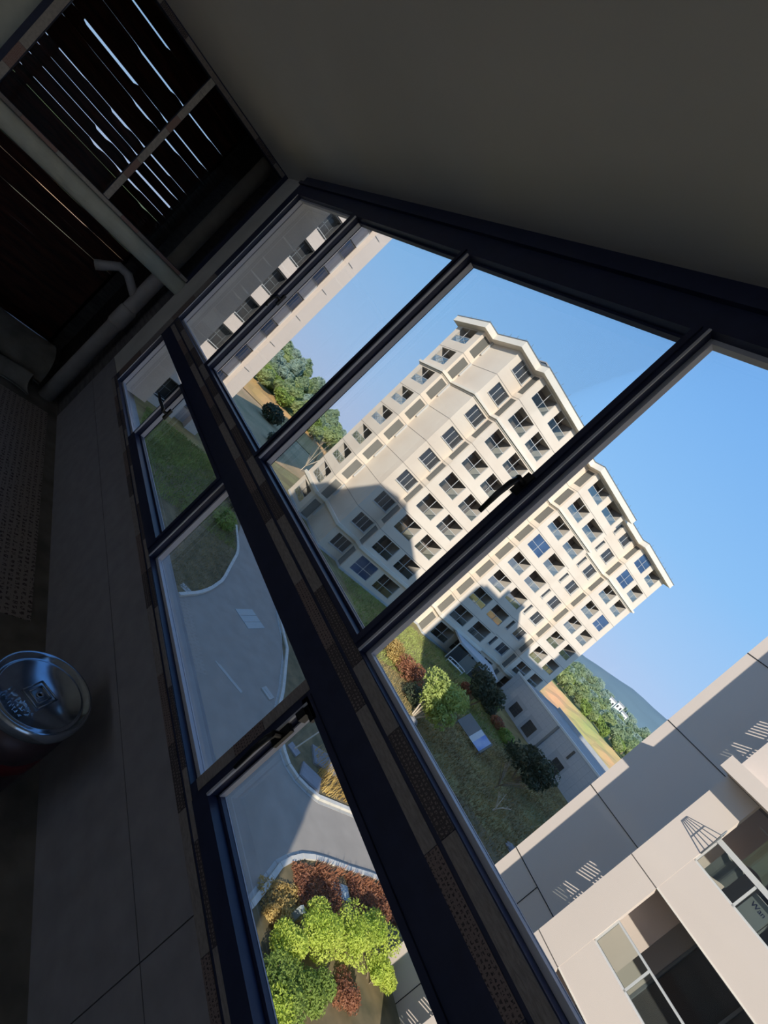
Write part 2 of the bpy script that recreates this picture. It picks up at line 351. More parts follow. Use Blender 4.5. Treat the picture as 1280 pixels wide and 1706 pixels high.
# crumpled sheets on the recess floor
def sheet(name, label, x0, x1, y0, y1, zf, m, seed):
    g = random.Random(seed); n, k = 22, 18; mb = MB(); T = .012
    ph = [g.random()*6 for _ in range(6)]
    top = []
    for i in range(n+1):
        for j in range(k+1):
            a = i/n; b_ = j/k
            xx = x0 + (x1-x0)*a + .03*math.sin(5*b_*2+ph[0]); yy = y0 + (y1-y0)*b_ + .04*math.sin(4*a+ph[1])
            hz = zf(a, b_) + .012*math.sin(9*a+ph[2]+3*b_) + .01*math.sin(13*b_+ph[3]+4*a)
            top.append((xx, yy, max(.004, hz)))
    mb.v = top + [(x_, y_, max(.0, z_-T)) for x_, y_, z_ in top]; N = len(top)
    for i in range(n):
        for j in range(k):
            q = i*(k+1)+j; mb.f.append((q, q+1, q+k+2, q+k+1)); mb.f.append((N+q, N+q+k+1, N+q+k+2, N+q+1))
    rim = [(0, j) for j in range(k+1)] + [(i, k) for i in range(1, n+1)] + [(n, j) for j in range(k-1, -1, -1)] + [(i, 0) for i in range(n-1, 0, -1)]
    for q in range(len(rim)):
        a = rim[q][0]*(k+1)+rim[q][1]; c = rim[(q+1) % len(rim)]; c = c[0]*(k+1)+c[1]; mb.f.append((a, c, N+c, N+a))
    o = mb.build(name, m, None, True); tag(o, label, 'sheet'); return o
sheet('cement_sack', 'grey crumpled cement sack draped over the kerb behind the pipe', -5.0, -4.42, -.30, .80, lambda a, b_: .26 - .9*abs(a-.45)**1.3*.5, 'cement_sheet', 5)
sheet('torn_sheet', 'torn grey sheet folded on the floor in front of the pipe', -4.40, -4.13, -.30, .78, lambda a, b_: .10 - .16*abs(a-.5), 'cement_sheet', 9)
pp = MB().box(-4.05, -1.9, .10, .93, .001, .004).build('protective_paper', 'paper_print'); tag(pp, 'printed protective paper laid on the floor along the low wall', 'paper')

# paint bucket
bu = empty('paint_bucket', (-1.2, .775, 0)); tag(bu, 'metal paint bucket with a shiny lid standing by the low wall', 'bucket')
MB().lathe([(.125, .0), (.128, .004), (.140, .14), (.1415, .15), (.1415, .155), (.144, .22), (.1465, .225), (.1465, .235), (.148, .335)]).build('body', 'bucket_body', bu, True)
MB().lathe([(.1422, .165), (.1426, .166), (.1447, .214), (.1440, .215)]).build('label_band', 'bucket_red', bu, True)
lid = MB().lathe([(.150, .325), (.1565, .330), (.1575, .345), (.154, .362), (.149, .366), (.143, .360), (.137, .349), (.131, .346), (.127, .352), (.1235, .352), (.119, .345), (.02, .3445), (.0005, .3445)], 64).build('lid', 'bucket_lid', bu, True)
for s_ in (.052, .033):
    mb = MB()
    for q in range(4):
        a0, a1 = R(90*q+20), R(90*q+110)
        mb.bar((s_*math.cos(a0), s_*math.sin(a0), .346), (s_*math.cos(a1), s_*math.sin(a1), .346), .0028, 6)
    mb.build('embossed_diamond', 'bucket_lid', lid, True)
mb = MB().lathe([(.012, .3445), (.011, .3475), (.007, .3475), (.006, .3445)], 20); mb.build('embossed_ring', 'bucket_lid', lid, True)
g = random.Random(11); mb = MB()
for row in range(3):
    for q in range(9 - row):
        cx = -.055 + .0125*q + .004*row; cyy = -.062 - .017*row
        ca, sa = math.cos(R(-25)), math.sin(R(-25))
        for s_ in range(3):
            ox, oy = g.uniform(-.004, .004), g.uniform(-.005, .005); ww, hh = (.0035, .0008) if g.random() < .5 else (.0008, .0045)
            x_, y_ = cx+ox, cyy+oy
            X, Y = x_*ca - y_*sa, x_*sa + y_*ca
            mb.box(X-ww, X+ww, Y-hh, Y+hh, .3447, .3462)
mb.build('embossed_marks', 'bucket_lid', lid)
lid.rotation_euler = (0, 0, R(65))
for q, an in enumerate((-62, -48)):
    a = R(an); mb = MB(); mb.lathe([(.0, .0), (.010, .0), (.013, .004), (.006, .009), (.0, .009)], 14)
    o = mb.build('rivet_splash', 'bucket_white', bu, True); o.location = (.150*math.cos(a), .150*math.sin(a), .30); o.rotation_euler = (0, R(90), a); o.scale = (1.2, 1.6, .6)
ear = MB().tube([(.148*math.cos(R(a)), .148*math.sin(R(a)), .30 - .10*math.sin(R((a-110)/180*180))) for a in range(110, 291, 12)], .0022, 6); ear.build('bail_handle', 'bead', bu, True)

# ================================================================== the window wall
w1 = empty('window_1', (-1.5, 1.0, .62)); struct(w1, 'long dark aluminium window in two rows, frames still in printed film')
OW = (-1.5, 1.0, .62)
def wb(name, m, x0, x1, z0, z1, y0=.95, y1=1.003, parent=None):
    return MB().box(x0-OW[0], x1-OW[0], y0-OW[1], y1-OW[1], z0-OW[2], z1-OW[2]).build(name, m, parent or w1)
XR = .60
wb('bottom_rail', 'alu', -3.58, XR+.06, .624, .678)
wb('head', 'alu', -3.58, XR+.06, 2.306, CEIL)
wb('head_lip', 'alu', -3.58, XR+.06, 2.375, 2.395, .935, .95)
tr_lo, tr_hi = 1.083, 1.2415
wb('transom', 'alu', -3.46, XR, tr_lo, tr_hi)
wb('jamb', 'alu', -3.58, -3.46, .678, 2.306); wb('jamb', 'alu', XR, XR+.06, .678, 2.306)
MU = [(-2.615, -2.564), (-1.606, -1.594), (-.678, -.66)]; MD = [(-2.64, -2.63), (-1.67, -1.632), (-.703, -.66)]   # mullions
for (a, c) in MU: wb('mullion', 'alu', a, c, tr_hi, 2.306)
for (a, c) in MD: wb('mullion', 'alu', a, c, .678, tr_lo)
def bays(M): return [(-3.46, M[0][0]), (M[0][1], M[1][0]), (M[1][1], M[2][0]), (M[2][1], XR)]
def glazing(row, i, sash):
    x0, x1 = bays((MU, MD)[row])[i]; z0, z1 = ((tr_hi, 2.306), (.678, tr_lo))[row]
    if sash:
        f = .016; fb = .016 if row == 0 else .050
        mb = MB(); c = lambda a, b, e, d, y0=.944, y1=1.003: mb.box(a-OW[0], b-OW[0], y0-1, y1-1, e-OW[2], d-OW[2])
        c(x0, x0+f, z0, z1); c(x1-f, x1, z0, z1); c(x0+f, x1-f, z0, z0+fb); c(x0+f, x1-f, z1-f, z1)
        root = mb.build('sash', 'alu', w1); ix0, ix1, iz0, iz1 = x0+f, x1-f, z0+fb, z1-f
    else: root = w1; ix0, ix1, iz0, iz1 = x0, x1, z0, z1
    bd = .008 if sash else .012
    mb = MB(); c = lambda a, b, e, d: mb.box(a-OW[0], b-OW[0], -.024, -.004, e-OW[2], d-OW[2])
    c(ix0, ix0+bd, iz0, iz1); c(ix1-bd, ix1, iz0, iz1); c(ix0+bd, ix1-bd, iz0, iz0+bd); c(ix0+bd, ix1-bd, iz1-bd, iz1)
    mb.build('glazing_bead', 'alu' if sash else 'bead', root)  # fixed-pane beads pale, outside light on their sides put into colour
    mb = MB(); c = lambda a, b, e, d, y0, y1: mb.box(a-OW[0], b-OW[0], y0, y1, e-OW[2], d-OW[2])
    c(ix0-.003, ix0+.003, iz0, iz1, -.054 if not sash else -.058, -.05); c(ix0+bd-.003, ix0+bd+.001, iz0+bd, iz1-bd, -.026, -.006)
    c(ix0+bd, ix1-bd, iz0+bd-.003, iz0+bd+.001, -.009, -.006)
    mb.build('bead_highlight', 'bead', root)  # pale strips drawn as bright highlights on frame corner and bead
    MB().box(ix0-OW[0], ix1-OW[0], -.004, .002, iz0-OW[2], iz1-OW[2]).build('pane', 'window_glass', root)
for i, s_ in enumerate((0, 1, 1, 0)): glazing(0, i, s_)
for i, s_ in enumerate((0, 1, 0, 1)): glazing(1, i, s_)
# handles: (x, z of spindle, lever direction down/up, length)
def handle(x, z, tip, ln=.115, inn=0.):
    hb = MB(); X, Z = x-OW[0], z-OW[2]
    hb.box(X-.011, X+.011, -.062, -.05, Z-.03, Z+.03).bar((X, -.06, Z), (X, -.088, Z), .008, 10)
    h = hb.build('handle', 'handle_black', w1)
    pts = [(X, -.082, Z), (X+tip[0]*.02, -.090, Z+tip[1]*.02), (X+tip[0]*.06, -.092-inn*.5, Z+tip[1]*.06), (X+tip[0]*ln, -.086-inn, Z+tip[1]*ln)]
    MB().tube(pts, [.008, .008, .0075, .006], 10).build('lever', 'handle_black', h, True)
handle(-.690, 1.785, (-.05, -1)); handle(-2.47, 1.745, (0, -1), .07)
handle(-.625, .975, (-.02, -1), .125); handle(-2.47, .95, (-.3, .5), .11, .06)
hs = MB().box(-.66-OW[0], -.60-OW[0], -.056, -.045, 1.055-OW[2], 1.075-OW[2]).box(-.635-OW[0], -.615-OW[0], -.07, -.045, 1.035-OW[2], 1.06-OW[2]); hs.build('window_stay', 'handle_black', w1)
# protective film on the frames
S1 = [('tape_dark', .21), ('tape_plain', .34), ('tape_dark', .26), ('tape_plain', .18)]
S2 = [('tape_plain', .30), ('tape_print', .24), ('tape_dark', .18)]
tape_run(w1, 'x', dict(y=(.9478, .9495), z=(1.206, 1.239)), -3.44, XR, S1, OW)
tape_run(w1, 'x', dict(y=(.9478, .9495), z=(1.165, 1.196)), -3.44, XR, S2, OW)
tape_run(w1, 'x', dict(y=(.9478, .9495), z=(.626, .652)), -3.56, XR, S2, OW)
tape_run(w1, 'x', dict(y=(.9478, .9495), z=(.660, .676)), -3.56, XR, S1, OW)
tape_run(w1, 'z', dict(y=(.9478, .9495), x=(-.702, -.672)), .70, 1.085, [('tape_plain', .13), ('tape_print', .10), ('tape_plain', .2)], OW)
tape_run(w1, 'z', dict(y=(.9478, .9495), x=(-3.57, -3.48)), .70, 1.60, [('tape_print', .2), ('tape_plain', .3)], OW)
# outer sill ledge
struct(MB().box(-3.7, .75, 1.0135, 1.143, .56, .601).build('ledge', 'ledge'), 'pale concrete ledge outside the lower panes')

# ================================================================== outdoors: frame of the neighbouring blocks
TH = R(13.5); GZ = -9.4
E1 = Vector((math.sin(TH), math.cos(TH), 0)); E2 = Vector((math.cos(TH), -math.sin(TH), 0))
def UV(u, v, z=GZ):
    p = u*E1 + v*E2; return Vector((p.x, p.y, z))
def block(name, u, v, label, cat):
    return tag(empty(name, UV(u, v), -TH), label, cat)
class BB(MB):
    """mesh builder in block coordinates: v (right), u (away), z above eye level, relative to a base"""
    def __init__(s, base): MB.__init__(s); s.bu, s.bv = base
    def b(s, v0, v1, u0, u1, z0, z1): return s.box(v0-s.bv, v1-s.bv, u0-s.bu, u1-s.bu, z0+11.0, z1+11.0)
    def q(s, *p): return s.quad(*[(a-s.bv, b_-s.bu, c+11.0) for a, b_, c in p])
    def wallE(s, v, u0, u1, z0, z1, holes=()): s._w(lambda a, z: (v, a, z), u0, u1, z0, z1, holes); return s
    def wallS(s, u, v0, v1, z0, z1, holes=()): s._w(lambda a, z: (a, u, z), v0, v1, z0, z1, holes); return s
    def _w(s, P, a0, a1, z0, z1, holes):
        A = sorted({a0, a1} | {h[0] for h in holes} | {h[1] for h in holes}); Z = sorted({z0, z1} | {h[2] for h in holes} | {h[3] for h in holes})
        for i in range(len(A)-1):
            run = None
            for j in range(len(Z)-1):
                ca, cz = (A[i]+A[i+1])/2, (Z[j]+Z[j+1])/2
                hit = any(h[0] < ca < h[1] and h[2] < cz < h[3] for h in holes)
                if not hit: run = Z[j] if run is None else run
                if run is not None and (hit or j == len(Z)-2):
                    e = Z[j] if hit else Z[j+1]
                    s.q(P(A[i], run), P(A[i+1], run), P(A[i+1], e), P(A[i], e)); run = None

# ------------------------------------------------------------------ the cream tower
MBASE = (44.0, -46.5); FL = 3.03; NF = 9
tower = block('apartment_tower', 44.0, -46.5, 'cream apartment tower with stepped corners and rows of open balconies', 'building')
def mb_(): return BB(MBASE)
ZT = 16.0; ZB = -11.0
def fl(b, h): return [(b-FL*k, b-FL*k+h) for k in range(NF)]
bal = fl(13.93, 1.87)
def cols(c0, c1): return [(c0, c1, a, e) for a, e in bal]
lv = fl(13.5, 2.22); wn = fl(14.3, 1.45)
WALLS = [  # kind, const, a0, a1, holes
 ('S', 21.8, -53.1, -47.1, cols(-52.05, -48.45)),
 ('E', -47.1, 21.8, 23.3, [(22.13, 23.1, a, e) for a, e in lv]),
 ('S', 23.3, -47.1, -41.75, []),
 ('E', -41.75, 23.3, 26.2, [(24.08, 26.12, a, e) for a, e in wn]),
 ('S', 26.2, -41.75, -40.4, [(-41.5, -40.6, a, e) for a, e in lv]),
 ('E', -40.4, 26.2, 34.25, cols(27.05, 29.67) + cols(30.58, 33.35)),
 ('E', -42.6, 34.25, 41.0, [(37.0, 39.6, a, e) for a, e in wn]),
 ('S', 41.0, -42.6, -41.0, [(-42.45, -41.32, a, e) for a, e in lv]),
 ('E', -41.0, 41.0, 49.6, cols(41.8, 44.8) + cols(45.85, 48.9)),
 ('E', -42.3, 49.6, 56.3, [(51.5, 52.15, a, e) for a, e in wn] + [(53.25, 55.3, a, e) for a, e in wn]),
 ('S', 56.3, -42.3, -41.2, [(-42.15, -41.45, a, e) for a, e in lv]),
 ('E', -41.2, 56.3, 65.0, cols(57.33, 60.15) + cols(61.22, 63.75)),
]
for kd, c, a0, a1, hs in WALLS:
    m = mb_(); (m.wallE if kd == 'E' else m.wallS)(c, a0, a1, ZB, ZT, hs); m.build('facade_wall', 'cream', tower)
m = mb_(); m.q((-40.4, 34.25, ZB), (-42.6, 34.25, ZB), (-42.6, 34.25, ZT), (-40.4, 34.25, ZT)); m.q((-41.0, 49.6, ZB), (-42.3, 49.6, ZB), (-42.3, 49.6, ZT), (-41.0, 49.6, ZT))
m.q((-41.2, 65, ZB), (-53.1, 65, ZB), (-53.1, 65, ZT), (-41.2, 65, ZT)); m.q((-53.1, 65, ZB), (-53.1, 21.8, ZB), (-53.1, 21.8, ZT), (-53.1, 65, ZT)); m.build('rear_wall', 'cream', tower)
OUT = [(-53.1, 21.8), (-47.1, 21.8), (-47.1, 23.3), (-41.75, 23.3), (-41.75, 26.2), (-40.4, 26.2), (-40.4, 34.25), (-42.6, 34.25), (-42.6, 41.0), (-41.0, 41.0), (-41.0, 49.6), (-42.3, 49.6), (-42.3, 56.3), (-41.2, 56.3), (-41.2, 65.0), (-53.1, 65.0)]
def offset(poly, d):
    n = len(poly); r = []
    for i in range(n):
        p0, p1, p2 = poly[i-1], poly[i], poly[(i+1) % n]
        def nrm(a, b_): dx, dy = b_[0]-a[0], b_[1]-a[1]; l = math.hypot(dx, dy); return dy/l, -dx/l
        n1, n2 = nrm(p0, p1), nrm(p1, p2)
        r.append((p1[0]+d*(n1[0]+n2[0]) if n1 != n2 else p1[0]+d*n1[0], p1[1]+d*(n1[1]+n2[1]) if n1 != n2 else p1[1]+d*n1[1]))
    return r
def ring(name, m_, d0, d1, z0, z1):
    """band that follows the outline, from offset d0 to d1"""
    a = offset(OUT, d0); c = offset(OUT, d1); n = len(OUT); m = mb_()
    for i in range(n):
        j = (i+1) % n
        m.q((*a[i], z0), (*a[j], z0), (*c[j], z0), (*c[i], z0)); m.q((*c[i], z0), (*c[j], z0), (*c[j], z1), (*c[i], z1)); m.q((*a[i], z1), (*c[i], z1), (*c[j], z1), (*a[j], z1))
    return m.build(name, m_, tower)
ring('cornice', 'cornice', -.1, .70, 15.95, 16.62); ring('cornice_cap', 'frame_grey', .2, .74, 16.62, 16.70)
ring('string_course', 'cornice', -.05, .26, 10.04, 10.30); ring('string_course', 'cornice', -.05, .26, -8.05, -7.72)
ring('string_moulding', 'cornice', -.05, .09, 9.90, 10.02); ring('string_moulding', 'cornice', -.05, .09, -8.18, -8.05)
ring('plinth', 'tile_grey', -.05, .03, -11.0, -10.75)
for k in range(NF-1):
    if k not in (1, 7): ring('joint_line', 'groove', -.04, .006, 12.90-FL*k, 12.94-FL*k)
m = mb_(); m.prism([(a-MBASE[1], c-MBASE[0]) for a, c in offset(OUT, -.05)], 26.9, 27.0); m.build('roof_slab', 'roof', tower)
rh = mb_().b(-46.5, -42.3, 26.5, 31.0, 16.0, 17.6).build('roof_house', 'frame_grey', tower)
mb_().b(-46.6, -42.2, 26.4, 31.1, 17.6, 17.72).build('roof_cap', 'roof', rh)
mb_().b(-47.5, -43.6, 51.0, 56.0, 16.0, 17.5).build('roof_house', 'frame_grey', tower)
g = random.Random(4); a = offset(OUT, .5); rod = None
for i in range(len(OUT)-2):
    p, q = a[i], a[i+1]; ln = math.hypot(q[0]-p[0], q[1]-p[1])
    for t in range(int(ln/1.3)):
        f = (t+.5)/max(1, int(ln/1.3)); X, Y = p[0]+(q[0]-p[0])*f-MBASE[1], p[1]+(q[1]-p[1])*f-MBASE[0]
        if rod is None: rod = MB().bar((0, 0, 0), (.1, .06, .45), .018, 4).build('lightning_rod', 'frame_grey', tower); o = rod
        else: o = rod.copy(); COL.objects.link(o)
        o.location = (X, Y, 27.66); o.rotation_euler = (0, 0, g.random()*6.28)
def loggia(kd, c, a0, a1, z0, z1, D=1.75, glazed=False, variant=0):
    """open balcony recess with a frame at the front and a dark glazed door at the back; origin at storey 0"""
    m = mb_()
    if kd == 'E': P = lambda a, d, z: (c-d, a, z)
    else: P = lambda a, d, z: (a, c+d, z)
    m.q(P(a0, 0, z0), P(a0, D, z0), P(a0, D, z1), P(a0, 0, z1)); m.q(P(a1, 0, z0), P(a1, D, z0), P(a1, D, z1), P(a1, 0, z1))
    m.q(P(a0, 0, z1), P(a1, 0, z1), P(a1, D, z1), P(a0, D, z1)); m.q(P(a0, .12, z0), P(a1, .12, z0), P(a1, .12, z0-.9), P(a0, .12, z0-.9)); m.q(P(a0, 0, z0), P(a1, 0, z0), P(a1, .12, z0), P(a0, .12, z0))
    m.q(P(a0, .12, z0-.9), P(a1, .12, z0-.9), P(a1, D, z0-.9), P(a0, D, z0-.9)); m.q(P(a0, D, z0), P(a0, D, z0-.9), P(a0, .12, z0-.9), P(a0, .12, z0)); m.q(P(a1, D, z0), P(a1, D, z0-.9), P(a1, .12, z0-.9), P(a1, .12, z0))
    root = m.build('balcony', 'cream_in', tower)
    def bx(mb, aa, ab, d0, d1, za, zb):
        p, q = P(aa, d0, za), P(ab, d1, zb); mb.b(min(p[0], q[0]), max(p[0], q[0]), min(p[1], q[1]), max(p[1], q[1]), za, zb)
    m = mb_(); m.q(P(a0, D-.01, z0-.9), P(a1, D-.01, z0-.9), P(a1, D-.01, z1), P(a0, D-.01, z1)); m.build('room_wall', 'recess_shade', root)
    m = mb_(); wd = a1-a0; bx(m, a0+.12*wd, a0+.62*wd, D-.06, D-.02, z0-.85, z1-.3); m.build('door_glass', 'dark_glass', root)
    m = mb_(); t = .045
    bx(m, a0, a1, .04, .09, z0, z0+t); bx(m, a0, a0+t, .04, .09, z0, z1); bx(m, a1-t, a1, .04, .09, z0, z1)
    mid = a0 + wd*(.5 if variant != 1 else .36); zr = z0 + (z1-z0)*.42
    bx(m, a0, a1, .04, .09, zr, zr+t)
    bx(m, mid-t/2, mid+t/2, .04, .09, z0, zr)
    if variant != 2: bx(m, mid-t/2, mid+t/2, .04, .09, zr, z1)
    if variant == 3:
        for s_ in range(2):
            xa = a0 if s_ == 0 else mid; xb = mid if s_ == 0 else a1
            for (pa, pz, qa, qz) in ((xa, z0, xb, zr), (xa, zr, xb, z0)):
                A_, B_ = P(pa, .065, pz), P(qa, .065, qz); m.bar((A_[0]-m.bv, A_[1]-m.bu, A_[2]+11), (B_[0]-m.bv, B_[1]-m.bu, B_[2]+11), .022, 4)
    m.build('frame', 'frame_pale', root)
    if glazed:
        m = mb_(); bx(m, a0+t, a1-t, .06, .07, z0+t, z1-.02); m.build('pane', 'blue_glass', root)
    else:
        m = mb_(); bx(m, a0+t, mid-t/2, .06, .07, z0+t, zr); bx(m, mid+t/2, a1-t, .06, .07, z0+t, zr); m.build('pane', 'rail_glass', root)
    return root
BCOLS = [('S', 21.8, -52.05, -48.45, 3), ('E', -40.4, 27.05, 29.67, 0), ('E', -40.4, 30.58, 33.35, 1), ('E', -41.0, 41.8, 44.8, 0), ('E', -41.0, 45.85, 48.9, 2), ('E', -41.2, 57.33, 60.15, 0), ('E', -41.2, 61.22, 63.75, 2)]
GLZ = {(3, 3), (5, 1), (5, 0), (1, 8), (6, 3)}
for ci, (kd, c, a0, a1, va) in enumerate(BCOLS):
    first = None; gl = None
    for k in range(NF):
        if (ci, k) in GLZ:
            if gl is None: gl = loggia(kd, c, a0, a1, *bal[0], glazed=True, variant=va); gl.location.z = -FL*k
            else: dup(gl, tower, (0, 0, -FL*k-gl.location.z))
        elif first is None: first = loggia(kd, c, a0, a1, *bal[0], variant=va); first.location.z = -FL*k
        else: dup(first, tower, (0, 0, -FL*k-first.location.z))
def column(maker):
    o = maker()
    for k in range(1, NF): dup(o, tower, (0, 0, -FL*k))
def window(kd, c, a0, a1, z0, z1, n, gm):
    def mk():
        P = (lambda a, d, z: (c-d, a, z)) if kd == 'E' else (lambda a, d, z: (a, c+d, z))
        def bx(mb, aa, ab, d0, d1, za, zb):
            p, q = P(aa, d0, za), P(ab, d1, zb); mb.b(min(p[0], q[0]), max(p[0], q[0]), min(p[1], q[1]), max(p[1], q[1]), za, zb)
        m = mb_(); D = .22; t = .05
        for aa in (a0, a1): m.q(P(aa, 0, z0), P(aa, D, z0), P(aa, D, z1), P(aa, 0, z1))
        for zz in (z0, z1): m.q(P(a0, 0, zz), P(a1, 0, zz), P(a1, D, zz), P(a0, D, zz))
        bx(m, a0, a1, D-.06, D, z0, z0+t); bx(m, a0, a1, D-.06, D, z1-t, z1)
        for j in range(n+1):
            ac = a0 + (a1-a0)*j/n; bx(m, max(a0, ac-t/2), min(a1, ac+t/2), D-.06, D, z0, z1)
        bx(m, a0-.06, a1+.06, -.07, .02, z0-.07, z0)
        root = m.build('window', 'frame_pale', tower)
        for j in range(n):
            p0, p1 = a0+(a1-a0)*j/n+t/2, a0+(a1-a0)*(j+1)/n-t/2
            m = mb_(); bx(m, p0, p1, D-.03, D-.02, z0+t, z1-t); m.build('pane', gm, root)
        return root
    column(mk)
window('E', -41.75, 24.08, 26.12, *wn[0], 3, 'dark_glass'); window('E', -42.6, 37.0, 39.6, *wn[0], 3, 'dark_glass')
window('E', -42.3, 51.5, 52.15, *wn[0], 1, 'dark_glass'); window('E', -42.3, 53.25, 55.3, *wn[0], 2, 'dark_glass')
def louvre(kd, c, a0, a1, z0, z1):
    def mk():
        P = (lambda a, d, z: (c-d, a, z)) if kd == 'E' else (lambda a, d, z: (a, c+d, z))
        m = mb_()
        n = 16
        for j in range(n):
            za = z0 + (z1-z0)*j/n; zb = za + (z1-z0)/n
            m.q(P(a0, .02, za), P(a1, .02, za), P(a1, .09, zb), P(a0, .09, zb))
        r = m.build('louvre_panel', 'louvre_grey', tower)
        m = mb_(); m.q(P(a0, .12, z0), P(a1, .12, z0), P(a1, .12, z1), P(a0, .12, z1))
        for aa in (a0, a1): m.q(P(aa, 0, z0), P(aa, .12, z0), P(aa, .12, z1), P(aa, 0, z1))
        for zz in (z0, z1): m.q(P(a0, 0, zz), P(a1, 0, zz), P(a1, .12, zz), P(a0, .12, zz))
        m.build('louvre_box', 'louvre_dark', r); return r
    column(mk)
louvre('E', -47.1, 22.13, 23.1, *lv[0]); louvre('S', 26.2, -41.5, -40.6, *lv[0]); louvre('S', 41.0, -42.45, -41.32, *lv[0]); louvre('S', 56.3, -42.15, -41.45, *lv[0])
def pipe_cover():
    r = mb_().b(-46.98, -46.80, 23.12, 23.3, 14.25, 15.95).build('pipe_cover', 'frame_pale', tower); return r
column(pipe_cover)
# glazed porch at the foot of the tower
po = block('entrance_porch', 48.5, -39.8, 'low glazed entrance porch with a sloping canopy at the tower foot', 'porch')
PB = (48.5, -39.8)
m = BB(PB)
m.quad(*[(a+39.8, c-48.5, z_+11) for a, c, z_ in ((-41.0, 44.2, -7.95), (-38.8, 44.2, -8.25), (-38.6, 53.6, -8.95), (-41.0, 53.6, -8.5))])
m.quad(*[(a+39.8, c-48.5, z_+11) for a, c, z_ in ((-41.0, 44.2, -8.15), (-38.8, 44.2, -8.5), (-38.6, 53.6, -9.25), (-41.0, 53.6, -8.7))])
m.quad(*[(a+39.8, c-48.5, z_+11) for a, c, z_ in ((-38.8, 44.2, -8.25), (-38.8, 44.2, -8.5), (-38.6, 53.6, -9.25), (-38.6, 53.6, -8.95))])
m.quad(*[(a+39.8, c-48.5, z_+11) for a, c, z_ in ((-41.0, 44.2, -7.95), (-41.0, 44.2, -8.15), (-38.8, 44.2, -8.5), (-38.8, 44.2, -8.25))])
m.build('canopy', 'tile_grey', po)
for uu in (44.25, 46.6, 49.0, 51.4, 53.5): BB(PB).b(-38.98, -38.88, uu-.05, uu+.05, -11, -8.35-(uu-44.2)*.085).build('post', 'frame_pale', po)
for a, c in ((44.3, 46.55), (46.65, 48.95), (49.05, 51.35), (51.45, 53.45)): BB(PB).b(-38.95, -38.91, a, c, -10.9, -8.65-(c-44.2)*.085).build('pane', 'dark_glass', po)
BB(PB).b(-39.0, -38.86, 46.6, 48.9, -10.9, -9.0).build('notice_panel', 'louvre_grey', po)

# ------------------------------------------------------------------ grey tiled annex right of the tower
ABASE = (62.0, -32.0)
annex = block('tiled_annex', 62.0, -32.0, 'low grey tiled annex with a flat roof right of the cream tower', 'building')
def ab(): return BB(ABASE)
AW = [(-37.36, -35.88, -10.6, -9.13), (-34.42, -32.9, -10.7, -9.08), (-29.15, -27.7, -10.66, -9.13)]
m = ab(); m.wallS(57.4, -40.3, -31.5, -11, -6.8, AW[:2]); m.wallS(57.55, -31.5, -15, -11, -6.8, AW[2:])
m.q((-31.5, 57.4, -11), (-31.5, 57.55, -11), (-31.5, 57.55, -6.8), (-31.5, 57.4, -6.8)); m.q((-40.3, 57.4, -11), (-40.3, 70, -11), (-40.3, 70, -6.8), (-40.3, 57.4, -6.8))
m.q((-40.3, 70, -11), (-15, 70, -11), (-15, 70, -6.8), (-40.3, 70, -6.8)); m.q((-15, 57.5, -11), (-15, 70, -11), (-15, 70, -6.8), (-15, 57.5, -6.8)); m.build('wall', 'tile_line', annex)
m = ab(); m.b(-40.2, -15.1, 57.7, 69.9, -7.15, -7.0); m.build('roof', 'roof', annex)
for (a, c, uu) in ((-40.3, -31.5, 57.4), (-31.5, -15, 57.55)):
    ab().b(a-.05, c+.05, uu-.08, uu+.25, -6.8, -6.55).build('parapet', 'white_paint', annex)
ab().b(-40.3, -15, 69.7, 70.0, -7.0, -6.5).build('parapet', 'tile_grey', annex)
ab().b(-31.62, -31.38, 57.32, 57.6, -11, -6.8).build('downpipe', 'frame_grey', annex)
ab().b(-28.4, -28.15, 57.42, 57.56, -8.3, -7.1).build('vent_slot', 'louvre_dark', annex)
# wall tiles, one piece each
tw, thh = .80, .60; TM = {}
def tile_piece(w_, h_):
    key = (round(w_, 3), round(h_, 3))
    if key not in TM:
        o = MB().box(0, w_, -.018, 0, 0, h_).build('tile', 'tile_grey', annex); TM[key] = o.data; return o
    o = bpy.data.objects.new('tile', TM[key]); COL.objects.link(o); o.parent = annex; return o
cnt = 0
for (a0, a1, uu, hs) in ((-40.3, -31.62, 57.4, AW[:2]), (-31.38, -22.6, 57.55, AW[2:])):
    na = int(round((a1-a0)/tw)); nz = 7
    for i in range(na):
        for j in range(nz):
            v0, v1 = a0+(a1-a0)*i/na, a0+(a1-a0)*(i+1)/na; z0, z1 = -11+4.2*j/nz, -11+4.2*(j+1)/nz
            if any(v1 > h[0]+.02 and v0 < h[1]-.02 and z1 > h[2]+.02 and z0 < h[3]-.02 for h in hs): continue
            if cnt >= 290: continue
            o = tile_piece((v1-v0)-.03, (z1-z0)-.03); o.location = (v0+.015+32.0, uu-62.0, z0+.015+11); cnt += 1
